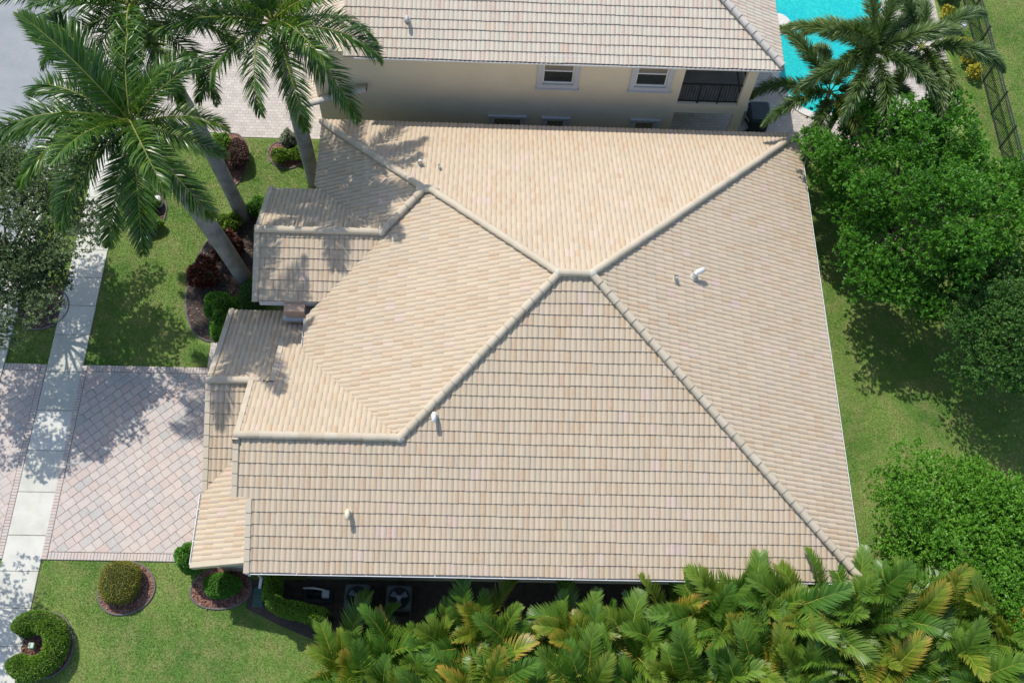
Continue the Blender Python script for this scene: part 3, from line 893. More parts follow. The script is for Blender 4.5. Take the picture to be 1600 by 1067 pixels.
stub(3.90, 0.58, zE(3.90), 'short mortared vent stub beside the large white vent', M_PALEMORTAR)
stub(-4.69, 5.75, zN(5.75), 'cream vent pipe in the palm shadow on the far roof slope', plain('vent_cream', (0.66, 0.55, 0.38), 0.6), .09, .28)
stub(-3.99, 5.52, zN(5.52), 'small white vent stub on the far roof slope', M_TRIM, .05, .2)

# ------------------------------------------------------------------ neighbouring house
NEV, NY = 5.88, 9.55
nb = empty('neighbour_house', (0, 14, 0), 'two-storey beige house with pale blended roof tiles behind the main roof', 'house')
NP = [
    Plane((-8, NY, NEV), (1, 0, 0), (0, 1), [[(-7.6, NY - .06), (8.46, NY - .06), (2.52, 15.5), (-7.6, 15.5)]]),
    Plane((8.4, NY - .5, NEV), (0, 1, 0), (-1, 0), [[(8.46, NY - .06), (8.46, 21.5), (2.45, 15.5)]]),
    Plane((8, 21.45, NEV), (-1, 0, 0), (0, -1), [[(-7.6, 21.5), (8.46, 21.5), (2.52, 15.5), (-7.6, 15.5)]]),
    Plane((-9.35, 20, 3.02), (0, -1, 0), (1, 0), [[(-9.41, 19), (-9.41, 9.42), (-6.9, 9.42), (-6.9, 19)]]),
]
nroof = underlay(NP).build('roof', M_UNDER, nb)
lay_tiles(NP, nroof, M_NTILE, M_NTILE_O)
ncap = cap_mesh(M_NCAP)
nm = MB()
lay_caps(nroof, [((8.36, NY + .05, NEV + .1), (2.5, 15.45, NEV + 5.9 * P5 + .1)), ((-7.6, 15.5, NEV + 5.95 * P5 + .1), (2.5, 15.5, NEV + 5.95 * P5 + .1)),
                 ((-9.40, 9.44, 3.0 + .1), (-6.95, 9.44, 3.0 + 2.4 * P5 + .1))], ncap, nm)
nm.build('mortar_bed', M_MORTAR, nroof, smooth=True)
nw = MB()
YW = 9.8
def wall_rect(x0, x1, z0, z1): nw.box(x0, YW, z0, x1, YW + .2, z1)
WIN = [(-0.31, 0.86, 4.40, 5.72), (3.18, 4.37, 4.40, 5.72), (-2.14, -0.98, 0.95, 2.28), (-0.02, 0.74, 0.95, 2.26), (3.50, 4.33, 0.95, 2.30)]
xs = [-8.9, -2.14, -0.98, -0.31, -0.02, 0.74, 0.86, 3.18, 3.50, 4.33, 4.37, 4.97]
for xa, xb in zip(xs[:-1], xs[1:]):
    zz = 0.0
    for (a, b, c, d) in sorted([w_ for w_ in WIN if w_[0] <= xa + 1e-6 and w_[1] >= xb - 1e-6], key=lambda w_: w_[2]):
        wall_rect(xa, xb, zz, c); zz = d
    wall_rect(xa, xb, zz, 5.80 if xa > -7.0 or xb > -3 else 5.80)
wall_rect(4.97, 7.70, 2.93, 3.43); wall_rect(7.32, 7.70, 0, 2.93); wall_rect(7.32, 7.70, 3.43, 5.80)
nw.box(7.5, 10.0, 2.93, 7.70, 14.0, 3.43)
nw.box(7.35, 13.6, 0, 7.70, 14.0, 5.80)
nw.box(-8.9, 10.0, 0, -8.7, 19, 3.05)
nw.box(-7.2, 10.0, 0.0, -7.0, 20, 5.80); nw.box(4.77, 10.0, 0, 4.97, 14, 5.8); nw.box(4.97, 11.7, 3.44, 7.49, 11.9, 5.8); nw.box(4.97, 13.8, 0, 7.34, 14.0, 2.9)
nw.build('wall', M_NSTUCCO, nb)
MB().box(4.975, 10.005, 3.20, 7.49, 13.79, 3.38).build('balcony_floor', plain('balcony_floor_grey', (0.30, 0.29, 0.27), 0.9), nb)
MB().box(-7.1, 9.61, 5.70, 8.2, 9.8, 5.74).build('soffit', M_NSTUCCO, nb)
MB().box(-7.2, 9.575, 5.66, 8.3, 9.605, 5.86).build('fascia', M_TRIM, nb)
gutter(nb, (-7.2, 9.57), (8.35, 9.57), (0, -1), 5.87)
for (a, b, c, d) in WIN:
    t_ = 0.20 if c > 3 else 0.14
    fr = MB()
    fr.box(a - t_, YW - .06, c - t_, a, YW - .003, d + t_); fr.box(b, YW - .06, c - t_, b + t_, YW - .003, d + t_)
    fr.box(a, YW - .06, c - t_, b, YW - .003, c); fr.box(a, YW - .06, d, b, YW - .003, d + t_)
    w_ = fr.build('window', M_TRIM_G, nb)
    sl = MB()
    sl.box(a, YW + .03, c, a + .06, YW + .09, d); sl.box(b - .06, YW + .03, c, b, YW + .09, d)
    sl.box(a + .06, YW + .03, c, b - .06, YW + .09, c + .06); sl.box(a + .06, YW + .03, (c + d) / 2 - .02, b - .06, YW + .09, (c + d) / 2 + .03)
    sl.build('sash', M_TRIM, w_)
    MB().box(a - t_ - .04, YW - .10, c - t_ - .07, b + t_ + .04, YW - .005, c - t_ - .002).build('sill', M_TRIM_G, w_)
    MB().box(a - t_ - .05, YW - .11, d + t_ + .002, b + t_ + .05, YW - .005, d + t_ + .07).build('window_hood', M_TRIM_G, w_)
    MB().box(a + .06, YW + .06, c + .06, b - .06, YW + .065, (c + d) / 2 - .02).build('pane', M_GLASS, w_)
    MB().box(a + .06, YW + .06, (c + d) / 2 + .03, b - .06, YW + .065, d).build('pane', M_GLASS_B, w_)
    MB().box(a, YW + .19, c, b, YW + .198, d).build('blind', plain('blind_cloth', (0.34, 0.31, 0.26), 0.9), w_)
rail = MB()
rail.box(4.99, 9.88, 4.46, 7.31, 9.93, 4.52); rail.box(4.99, 9.88, 3.52, 7.31, 9.92, 3.56)
rail.box(7.44, 10.02, 4.46, 7.49, 13.6, 4.52); rail.box(7.44, 10.02, 3.52, 7.48, 13.6, 3.56)
rl = rail.build('balcony_rail', M_BLACKMETAL, nb)
bal = MB().box(-.01, -.01, 0, .01, .01, 0.90).mesh('baluster', M_BLACKMETAL)
post = MB().box(-.03, -.03, 0, .03, .03, 1.06).mesh('rail_post', M_BLACKMETAL)
for k in range(1, 21):
    o = add_obj('baluster', post if k % 7 == 0 else bal, rl); o.location = (4.99 + k * .1105, 9.90, 3.44 if k % 7 == 0 else 3.56)
for k in range(30):
    o = add_obj('baluster', bal, rl); o.location = (7.465, 10.08 + k * .115, 3.56)

gooseneck(-5.32, 10.75, NEV + (10.75 - NY) * P5 + .08, (0, -1), 0.9, 'grey-white vent on the neighbouring roof near the left palm', M_TRIM_G)

# patio things
gb = empty('covered_grill', (9.0, 11.6, 0), 'dark teal covered grill box standing on the patio pavers', 'grill')
MB().cbox(8.62, 11.05, 0.03, 9.42, 12.0, 0.92, 0.06).build('cover', plain('grill_cover', (0.018, 0.030, 0.033), 0.7, 0.2), gb)
MB().cbox(8.58, 11.0, 0.93, 9.46, 12.04, 1.10, 0.07).build('lid', plain('grill_lid', (0.030, 0.055, 0.060), 0.55, 0.2), gb)
def patio_chair(x, y_, rz, label):
    r_ = empty('patio_chair', (x, y_, 0.03), label, 'chair', rz=rz)
    for s in range(6):
        mb = MB().box(-.24 + s * .085, -.25, .40, -.24 + s * .085 + .06, .25, .42)
        attach(mb.build('seat_slat', M_TRIM_G), r_, False)
        mb = MB().box(-.24 + s * .085, .25, .44, -.24 + s * .085 + .06, .28, .95)
        o = mb.build('back_slat', M_TRIM_G); attach(o, r_, False)
    for sx in (-.27, .25):
        for sy in (-.25, .24):
            attach(MB().box(sx, sy, 0, sx + .03, sy + .03, .62 if sy < 0 else .96).build('leg', M_TRIM_G), r_, False)
        attach(MB().box(sx, -.25, .62, sx + .04, .27, .65).build('armrest', M_TRIM_G), r_, False)
patio_chair(8.35, 11.25, 0.4, 'grey slatted metal chair beside the covered grill')

# pool
pool_poly = [(10.1, 23), (10.1, 18.6), (10.55, 17.9), (10.45, 16.6), (10.3, 15.2), (10.5, 13.6), (11.2, 12.5), (12.3, 12.2), (13.3, 12.9), (13.9, 14.2), (14.5, 15.8), (15.3, 17.4), (15.7, 19.2), (15.6, 23)]
def smooth_poly(P, it=2):
    for _ in range(it):
        Q = []
        for i in range(len(P)):
            a, b = P[i], P[(i + 1) % len(P)]
            Q += [(a[0] * .75 + b[0] * .25, a[1] * .75 + b[1] * .25), (a[0] * .25 + b[0] * .75, a[1] * .25 + b[1] * .75)]
        P = Q
    return P
pp = smooth_poly(pool_poly)
struct('pool_water', MB().sheet(pp, 0.045), M_POOL)
cp = MB(); n = len(pp)
cxm = sum(p[0] for p in pp) / n; cym = sum(p[1] for p in pp) / n
outer = []
for i in range(n):
    a, b = pp[i - 1], pp[(i + 1) % n]
    t = Vector((b[0] - a[0], b[1] - a[1])).normalized(); nn = Vector((-t.y, t.x))
    if nn.dot(Vector((pp[i][0] - cxm, pp[i][1] - cym))) < 0: nn = -nn
    outer.append((pp[i][0] + nn.x * .32, pp[i][1] + nn.y * .32))
vs_ = [(x, y_, .03) for x, y_ in pp] + [(x, y_, .085) for x, y_ in pp] + [(x, y_, .085) for x, y_ in outer] + [(x, y_, .02) for x, y_ in outer]
fs_ = []
for i in range(n):
    j = (i + 1) % n
    fs_ += [(i, j, n + j, n + i), (n + i, n + j, 2 * n + j, 2 * n + i), (2 * n + i, 2 * n + j, 3 * n + j, 3 * n + i)]
tag(cp.add(vs_, fs_).build('pool_coping', M_COPING), 'pale stone rim around the turquoise swimming pool', 'pool rim')
tag(MB().tube([(10.62, 17.3, 0.03), (10.62, 17.3, 0.12), (10.62, 17.3, 0.14)], [.62, .62, .58], 24).build('pool_step', M_COPING), 'rounded white step bulging into the pool by the neighbouring roof', 'pool step')

# fence on the right
fx0, fy0, fx1, fy1 = 19.5, 22.5, 19.5, 9.0
fence = empty('fence', (19.5, 15.5, 0), 'black metal picket fence between the patio garden and the far lawn', 'fence')
pk = MB().box(-.008, -.008, 0.0, .008, .008, 1.42).mesh('picket', M_BLACKMETAL)
pst = MB().box(-.03, -.03, 0.0, .03, .03, 1.52).mesh('fence_post', M_BLACKMETAL)
for nm_, z in (('top_rail', 1.40), ('upper_rail', 1.22), ('bottom_rail', 0.12)):
    MB().box(fx0 - .02, fy1, z, fx0 + .02, fy0, z + .035).build(nm_, plain('rail_' + nm_, (0.035, 0.045, 0.042), 0.4), fence)
k = 0
while fy1 + k * .12 < fy0:
    o = add_obj('fence_post' if k % 15 == 0 else 'picket', pst if k % 15 == 0 else pk, fence); o.location = (fx0, fy1 + k * .12, 0); k += 1
gl = empty('garden_light', (18.95, 17.2, 0), 'small white ball garden light by the fence', 'garden light')
MB().tube([(18.95, 17.2, 0), (18.95, 17.2, .35)], .03, 8).build('stake', M_BLACKMETAL, gl)
MB().tube([(18.95, 17.2, .34), (18.95, 17.2, .40), (18.95, 17.2, .47), (18.95, 17.2, .54), (18.95, 17.2, .60)], [.07, .13, .15, .13, .05], 12).build('globe', M_WHITEPIPE, gl, smooth=True)

# ------------------------------------------------------------------ air conditioners and pump
def ac_unit(x, y_, label):
    r_ = empty('air_conditioner', (x, y_, 0), label, 'air conditioner', 'air conditioners by the south wall')
    s = 0.42
    cs = MB().cbox(x - s, y_ - s, 0.08, x + s, y_ + s, 0.86, 0.06).build('casing', plain('ac_paint', (0.085, 0.105, 0.105), 0.5, 0.1), r_)
    for side in range(4):
        m_ = Matrix.Translation((x, y_, 0)) @ Matrix.Rotation(side * math.pi / 2, 4, 'Z')
        mb = MB()
        for q in range(9): mb.box(s + .002, -s + .08, .16 + q * .07, s + .012, s - .08, .19 + q * .07, m_)
        mb.build('louvre', M_BLACKMETAL, cs)
    MB().cyl((x, y_), .345, .862, .868, 28).build('fan_opening', M_DARK, cs)
    fan = MB()
    for q in range(3):
        t = q * 2.094 + .5
        vs_ = []
        for rr in (.08, .20, .30):
            wv = .10 + rr * .35
            for sgn, hz in ((-1, .878), (1, .898)):
                aa = t + sgn * wv / max(rr, .1) * .5
                vs_.append((x + rr * math.cos(aa), y_ + rr * math.sin(aa), hz))
        fan.add(vs_, [(0, 1, 3, 2), (2, 3, 5, 4)])
    fan.cyl((x, y_), .08, .872, .905, 12)
    fan.build('fan', plain('fan_grey', (0.22, 0.25, 0.26), 0.5), r_)
    gd_ = MB()
    for rr in (.12, .17, .22, .27, .32, .36):
        gd_.tube([(x + rr * math.cos(t), y_ + rr * math.sin(t), .925) for t in [2 * math.pi * k / 24 for k in range(25)]], .005, 4, caps=False)
    for q in range(8):
        t = q * math.pi / 4
        gd_.tube([(x + .08 * math.cos(t), y_ + .08 * math.sin(t), .928), (x + .37 * math.cos(t), y_ + .37 * math.sin(t), .90)], .006, 4)
    gd_.build('fan_guard', M_BLACKMETAL, r_)
    MB().cbox(x - .5, y_ - .5, 0.0, x + .5, y_ + .5, .075, .02).build('pad', M_SOIL, r_)
ac_unit(-6.22, -8.72, 'air conditioner with its whole fan showing, nearer the clipped hedge')
ac_unit(-4.85, -8.74, 'air conditioner half hidden behind palm leaves')
pump = empty('pool_pump', (-7.6, -8.55, 0), 'dark pool pump with a white pipe behind the clipped hedge', 'pump')
MB().tube([(-7.95, -8.55, .28), (-7.55, -8.55, .28), (-7.5, -8.55, .28), (-7.25, -8.55, .28)], [.11, .11, .15, .15], 14).build('motor', M_BLACKMETAL, pump, smooth=True)
MB().tube([(-8.05, -8.40, .50), (-7.7, -8.40, .52), (-7.35, -8.45, .50), (-7.35, -8.55, .30)], .035, 8).build('pipe', M_WHITEPIPE, pump, smooth=True)
MB().cbox(-7.42, -8.72, .40, -7.18, -8.45, .56, .03).build('valve_box', M_TRIM_G, pump)
MB().cbox(-8.1, -8.8, 0.0, -7.1, -8.3, .12, .02).build('pad', M_BLACKMETAL, pump)

# ------------------------------------------------------------------ vegetation helpers
def unit(v_): return v_ / np.maximum(np.linalg.norm(v_, axis=-1, keepdims=True), 1e-9)

def leaf_arrays(P, D, L, W, fold=0.25):
    """diamond leaves at P pointing along D; random roll about D, biased so the face looks up"""
    n = len(P)
    D = unit(D)
    up = np.tile(np.array([[0, 0, 1.0]]), (n, 1)) + rng.normal(0, 0.45, (n, 3))
    S = unit(np.cross(D, up)); U = np.cross(S, D)
    L = L.reshape(-1, 1); W = W.reshape(-1, 1)
    v0 = P; v2 = P + D * L
    mid = P + D * L * 0.48 + U * (W * fold * 0)
    v1 = mid + S * W * 0.5 + U * W * fold
    v3 = mid - S * W * 0.5 + U * W * fold
    V = np.stack([v0, v1, v2, v3], 1).reshape(-1, 3)
    Q = np.arange(4 * n).reshape(-1, 4)
    return V, Q

def crown_leaves(name, parent, m, clumps, nper, lsize, wid=0.45, ros=9, up=0.5):
    """leaf rosettes at the ends of shoots spread over every clump"""
    Ps, Ds, Rn = [], [], []
    for (c, r_) in clumps:
        cr = random.random()
        k_ = max(4, int(nper * (r_ ** 2) * random.uniform(.7, 1.3) / ros))
        d = unit(rng.normal(0, 1, (k_, 3)))
        d[:, 2] = np.where(d[:, 2] < -0.3, -d[:, 2], d[:, 2])
        rad = r_ * rng.uniform(.35, 1.12, (k_, 1)) ** .6
        tip = np.array(c) + d * rad * np.array([1, 1, .72])
        ax = unit(d + rng.normal(0, .35, (k_, 3)) + np.array([0, 0, up]))
        T_ = np.repeat(tip, ros, 0); A_ = np.repeat(ax, ros, 0)
        j = unit(rng.normal(0, 1, T_.shape))
        side = unit(j - (j * A_).sum(1, keepdims=True) * A_)
        op = rng.uniform(.25, 1.25, (len(T_), 1))
        Ds.append(unit(A_ * np.cos(op) + side * np.sin(op)))
        Ps.append(T_ - A_ * rng.uniform(0, 1.1, (len(T_), 1)) * lsize)
        Rn.append(np.clip(.45 * cr + .25 * np.repeat(rng.random(k_), ros) + .3 * rng.random(len(T_)), 0, 1))
    Pp = np.concatenate(Ps); Dd = np.concatenate(Ds)
    n_ = len(Pp)
    Ls = lsize * rng.uniform(.6, 1.25, n_)
    V, Q = leaf_arrays(Pp, Dd, Ls, Ls * wid * rng.uniform(.8, 1.2, n_))
    me_ = np_mesh(name, V, Q, m, np.concatenate(Rn))
    return add_obj(name, me_, parent)

def limb(mb, p, q, r0, r1, sag=.0, seg=5):
    p, q = Vector(p), Vector(q)
    pts, rd = [], []
    off = Vector((random.uniform(-.2, .2), random.uniform(-.2, .2), random.uniform(.0, .25))) * (q - p).length * .3
    for k in range(seg + 1):
        t = k / seg
        pts.append(p.lerp(q, t) + off * math.sin(math.pi * t)); rd.append(r0 + (r1 - r0) * t)
    mb.tube(pts, rd, 6)

def ell_clumps(c, rad, n, rmin, rmax, inner=.55, lower=-.25, keep=None):
    out = []
    tries = 0
    while len(out) < n and tries < n * 60:
        tries += 1
        d = np.array([random.gauss(0, 1) for _ in range(3)]); d /= np.linalg.norm(d)
        if d[2] < lower: continue
        s = inner + (1 - inner) * random.random() ** .6
        wob = random.uniform(.86, 1.14) + .12 * math.sin(3.1 * math.atan2(d[1], d[0]) + c[0]) * (1 - abs(d[2])) + .12 * math.sin(7.3 * math.atan2(d[1], d[0]) + c[1])
        p = np.array(c) + d * np.array(rad) * s * wob
        if keep and not keep(p): continue
        r_ = random.uniform(rmin, rmax)
        out.append((p, r_))
    return out

def broad_tree(name, base, c, rad, nclump, nper, lsize, m, label, cat='tree', group=None, rmin=.55, rmax=1.0, trunk_r=.2, keep=None, inner=.5, lower=-.3, wid=.45, nlimb=16):
    root = empty(name, base, label, cat, group)
    cl = ell_clumps(c, rad, nclump, rmin, rmax, inner, lower, keep)
    crown_leaves('crown', root, m, cl, nper, lsize, wid=wid)
    tb = MB()
    fork = Vector((base[0] * .6 + c[0] * .4, base[1] * .6 + c[1] * .4, c[2] - rad[2] * .75))
    tb.tube([Vector(base), Vector(base).lerp(fork, .5) + Vector((.05, .03, 0)), fork], [trunk_r * 1.3, trunk_r, trunk_r * .85], 10)
    tb.build('trunk', M_BARK, root, smooth=True)
    lb = MB()
    for (p, r_) in random.sample(cl, min(nlimb, len(cl))):
        limb(lb, fork, p, trunk_r * .45, .02)
    lb.build('limbs', M_BARK, root, smooth=True)
    return root

def blob_shape(rad, bump=.06, n=26, m_=14, flat=1.0):
    ph = [random.random() * 6.28 for _ in range(6)]
    def f(d):
        a = math.atan2(d[1], d[0])
        return 1 + bump * (math.sin(3 * a + ph[0]) + math.sin(5 * a + ph[1] + 2 * d[2]) * .6 + math.sin(9 * a + ph[2] + 4 * d[2]) * .35)
    return f

def shrub(name, c, rad, m, n, lsize, label, cat='shrub', group=None, bump=.06, core=True, spread=.35, wid=.5, power=1.0, parent=None):
    """rounded shrub: leaves over an uneven ellipsoid whose base sits on the ground at c"""
    root = empty(name, c, label, cat, group)
    f = blob_shape(rad, bump)
    d = unit(rng.normal(0, 1, (int(n * 1.6), 3)))
    d = d[d[:, 2] > -.15][:n]
    k = np.array([f(q) for q in d]).reshape(-1, 1)
    if power != 1.0:      # flatten the top: superellipsoid
        k = k / (np.abs(d[:, :1]) ** power + np.abs(d[:, 1:2]) ** power + np.abs(d[:, 2:3]) ** power) ** (1 / power) * 1.0
    cc = np.array([c[0], c[1], c[2] + rad[2] * .45])
    R3 = np.array([rad[0], rad[1], rad[2] * .55])
    P_ = cc + d * R3 * k * (1 - .14 * rng.random((len(d), 1)) ** 2)
    P_[:, 2] = np.maximum(P_[:, 2], c[2] + .02)
    nr = unit(d / R3)
    D_ = unit(nr + rng.normal(0, spread + .3, nr.shape))
    Ls = lsize * rng.uniform(.6, 1.3, len(d))
    V, Q = leaf_arrays(P_ - D_ * (Ls * .4).reshape(-1, 1), D_, Ls, Ls * wid)
    add_obj('foliage', np_mesh('foliage', V, Q, m, rng.random(len(d))), root)
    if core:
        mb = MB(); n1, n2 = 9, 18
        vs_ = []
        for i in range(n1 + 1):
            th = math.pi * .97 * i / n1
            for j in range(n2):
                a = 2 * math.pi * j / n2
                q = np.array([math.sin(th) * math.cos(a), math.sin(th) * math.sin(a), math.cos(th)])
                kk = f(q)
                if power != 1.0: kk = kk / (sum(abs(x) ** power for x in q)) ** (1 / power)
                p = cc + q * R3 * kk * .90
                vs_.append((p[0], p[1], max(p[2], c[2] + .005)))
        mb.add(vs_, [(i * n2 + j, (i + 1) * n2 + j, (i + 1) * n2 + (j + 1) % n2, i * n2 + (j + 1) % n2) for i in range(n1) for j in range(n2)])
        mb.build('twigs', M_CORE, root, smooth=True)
    return root

def path_hedge(name, pts, r_, h, m, n, lsize, label, cat='hedge', closed=False):
    """clipped hedge following a path, rounded-rectangular section"""
    root = empty(name, (pts[0][0], pts[0][1], 0), label, cat)
    P2 = [Vector((p[0], p[1])) for p in pts]
    seg = [(P2[i], P2[i + 1]) for i in range(len(P2) - 1)]
    lens = np.array([(b - a).length for a, b in seg]); cum = np.concatenate([[0], np.cumsum(lens)])
    T = rng.random(n) * cum[-1]
    Ps, Ds = np.zeros((n, 3)), np.zeros((n, 3))
    for i in range(n):
        k = min(int(np.searchsorted(cum, T[i], 'right')) - 1, len(seg) - 1)
        a, b = seg[k]; t = (T[i] - cum[k]) / lens[k]
        p = a.lerp(b, t); d = (b - a).normalized(); s = Vector((-d.y, d.x))
        th = random.uniform(-.25, math.pi + .25)
        co, si = math.cos(th), math.sin(th)
        pw = 2.6
        q = 1 / (abs(co) ** pw + abs(si) ** pw) ** (1 / pw)
        rr = r_ * (1 + .05 * math.sin(T[i] * 3.1 + 2 * th) + .03 * math.sin(T[i] * 7.3 + th)) * random.uniform(.90, 1.02)
        e0 = min(T[i], cum[-1] - T[i]) if not closed else 9
        if e0 < r_: rr *= math.sqrt(max(.05, 1 - (1 - e0 / r_) ** 2)) * .5 + .5
        Ps[i] = (p.x + s.x * co * q * rr, p.y + s.y * co * q * rr, max(.03, h * .5 + si * q * h * .5 * (rr / r_)))
        Ds[i] = (s.x * co, s.y * co, si)
        if e0 < r_ * .5: Ds[i] += np.array([d.x, d.y, 0]) * (1 if T[i] > cum[-1] / 2 else -1)
    Ds = unit(Ds + rng.normal(0, .5, Ds.shape))
    Ls = lsize * rng.uniform(.6, 1.3, n)
    V, Q = leaf_arrays(Ps - Ds * (Ls * .4).reshape(-1, 1), Ds, Ls, Ls * .5)
    add_obj('foliage', np_mesh('foliage', V, Q, m, rng.random(n)), root)
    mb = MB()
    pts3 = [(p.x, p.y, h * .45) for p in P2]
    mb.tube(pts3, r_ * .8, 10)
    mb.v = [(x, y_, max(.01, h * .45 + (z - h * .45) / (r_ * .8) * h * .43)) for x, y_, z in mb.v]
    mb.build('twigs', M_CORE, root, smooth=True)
    return root

# ------------------------------------------------------------------ palm fronds
def frond_mesh(name, L, n, leaf_len, leaf_w, arch, vee, plumose, droop, m, m_r, fwd=.55, rr=.022, tipband=False, bare=.08, seg=3):
    """pinnate frond along +X from the origin; arch = total bend (rad); the rachis starts along +X"""
    k = 24
    pts = [Vector((0, 0, 0))]; ang = 0.0
    tans = []
    for i in range(k):
        t = (i + .5) / k
        ang = -arch * (t ** 1.6)
        d = Vector((math.cos(ang), 0, math.sin(ang))); tans.append(d)
        pts.append(pts[-1] + d * (L / k))
    def at(t):
        x = t * k; i = min(int(x), k - 1)
        return pts[i].lerp(pts[i + 1], x - i), tans[i]
    V, F, RN, TP = [], [], [], []
    for s in (-1, 1):
        for i in range(n):
            t = bare + (1 - bare) * (i + random.uniform(-.3, .3)) / n
            t = min(max(t, bare), .995)
            p, d = at(t)
            nrm = Vector((-d.z, 0, d.x)); side = Vector((0, s, 0))
            prof = (math.sin(math.pi * min(1, (t - bare) / (1 - bare) * .86 + .12)) ** .55)
            ll = leaf_len * prof * random.uniform(.85, 1.1)
            v_ = vee + random.uniform(-plumose, plumose)
            fw = fwd + .55 * t ** 2 + random.uniform(-.07, .07)
            dr = (side * math.cos(v_) + nrm * math.sin(v_)) * math.cos(fw) + d * math.sin(fw)
            wv = dr.cross(nrm if plumose < .6 else Vector((random.uniform(-1, 1), random.uniform(-1, 1), 1))).normalized()
            if wv.length < .1: wv = d
            b0 = len(V)
            g = Vector((0, 0, -1))
            cur = p.copy(); dd = dr.copy()
            wid = [.55, 1.0, .75, 0.0] if seg == 3 else [.7, 1.0, 0.0]
            for q in range(seg + 1):
                V.append(cur + wv * leaf_w * .5 * wid[q]); V.append(cur - wv * leaf_w * .5 * wid[q])
                if q < seg:
                    cur = cur + dd * (ll / seg)
                    dd = (dd + g * droop * random.uniform(.7, 1.3)).normalized()
            r0 = random.random()
            for q in range(seg):
                F.append((b0 + 2 * q, b0 + 2 * q + 1, b0 + 2 * q + 3, b0 + 2 * q + 2)); RN.append(r0)
                TP.append(((q + 1) / seg) ** 3 * .8 + max(0, t - .85) * 2)
    n_leaf = len(F)
    nr = 5
    b0 = len(V)
    for i, p in enumerate(pts):
        d = tans[min(i, k - 1)]; nrm = Vector((-d.z, 0, d.x)); r_ = rr * (1 - .85 * i / k) * (1.9 if i == 0 else 1)
        for j in range(nr):
            a = 2 * math.pi * j / nr
            V.append(p + (Vector((0, 1, 0)) * math.cos(a) + nrm * math.sin(a)) * r_)
    for i in range(k):
        for j in range(nr):
            F.append((b0 + i * nr + j, b0 + i * nr + (j + 1) % nr, b0 + (i + 1) * nr + (j + 1) % nr, b0 + (i + 1) * nr + j)); RN.append(.5); TP.append(0)
    me_ = np_mesh(name, np.array([tuple(v_) for v_ in V]), np.array(F), m, np.array(RN))
    a2 = me_.attributes.new('tip', 'FLOAT', 'FACE'); a2.data.foreach_set('value', np.clip(np.array(TP, dtype=np.float32), 0, 1))
    me_.materials.append(m_r)
    mi = np.zeros(len(F), dtype=np.int32); mi[n_leaf:] = 1
    me_.polygons.foreach_set('material_index', mi)
    return me_

def place_frond(me_, root, pos, az, el, roll=0.0, s=1.0, name='frond'):
    o = add_obj(name, me_, root, False)
    o.matrix_basis = Matrix.Translation(Vector(pos)) @ Matrix.Rotation(az, 4, 'Z') @ Matrix.Rotation(-el, 4, 'Y') @ Matrix.Rotation(roll, 4, 'X') @ Matrix.Scale(s, 4)
    return o

ROYAL = [frond_mesh('frond', 4.2, 140, .86, .045, a, .20, .60, .24, M_FROND, M_RACHIS, rr=.04) for a in (1.3, 1.65, 1.0)]
ROYAL_UP = frond_mesh('frond', 3.7, 125, .78, .045, .75, .3, .5, .16, M_FROND, M_RACHIS, rr=.04)

def royal_palm(base, top, r_, label, fr, az0, group='royal palms in the front garden', bend=0.0, short=lambda a: 1.0):
    root = empty('royal_palm', base, label, 'palm', group)
    B, T = Vector(base), Vector(top)
    shaft = 1.5
    pts, rd = [], []
    for k in range(15):
        t = k / 14
        p = B.lerp(T - (T - B).normalized() * shaft, t) + Vector((bend * math.sin(math.pi * t), 0, 0))
        pts.append(p); rd.append(r_ * (1.18 - .18 * min(1, t * 6) + .10 * math.sin(math.pi * min(1, t * 1.3)) - .22 * max(0, t - .55)))
    MB().tube(pts, rd, 16).build('trunk', M_TRUNK, root, smooth=True)
    s0 = pts[-1]
    MB().tube([s0, s0.lerp(T, .12), s0.lerp(T, .5), s0.lerp(T, .95)], [rd[-1] * .9, rd[-1] * .95, rd[-1] * .65, .09], 12).build('crownshaft', M_SHAFT, root, smooth=True)
    loc = T - B
    for i, (az, el, kind) in enumerate(fr):
        me_ = ROYAL_UP if kind == 3 else ROYAL[kind]
        place_frond(me_, root, loc + Vector((0, 0, -.25 + .02 * i)), R(az + az0), R(el), random.uniform(-.35, .35), random.uniform(.92, 1.06) * short(az + az0))
    sp = MB().tube([T - Vector((0, 0, .1)), T + Vector((.05, .05, 1.6))], [.05, .01], 6).build('spear_leaf', M_SHAFT, root)
    return root

FR_A = [(180, 12, 0), (155, 28, 1), (205, -8, 1), (232, 5, 0), (258, -22, 2), (285, 5, 0), (312, -5, 1), (338, 15, 0), (5, 20, 1), (35, 38, 2), (62, 30, 0), (95, 42, 1), (128, 40, 2), (250, 48, 3), (150, 58, 3), (20, 62, 3), (192, 32, 1), (75, 12, 0), (300, 35, 2), (220, 30, 0)]
FR_B = [(180, 5, 0), (150, 15, 1), (215, 10, 1), (245, 0, 0), (275, 10, 2), (305, -8, 0), (332, 10, 1), (0, 18, 0), (30, 12, 1), (60, 30, 2), (92, 20, 0), (122, 35, 1), (200, 52, 3), (320, 50, 3), (80, 60, 3), (168, 38, 2), (260, 35, 0), (350, 42, 1)]
royal_palm((-11.48, 3.38, 0), (-12.95, 3.30, 9.75), .285, 'leaning royal palm nearest the camera, its crown over the sidewalk', FR_A, 0, bend=.12, short=lambda a: .74 if (a + 30) % 360 < 120 else (1.1 if 140 < a % 360 < 210 else 1.0))
royal_palm((-11.91, 6.23, 0), (-13.74, 7.9, 9.7), .25, 'royal palm behind the leaning one, crown at the top left', FR_B, 25, bend=.1)
royal_palm((-9.25, 7.91, 0), (-9.35, 7.95, 9.2), .25, 'royal palm beside the far left corner of the roof', FR_B, 140)

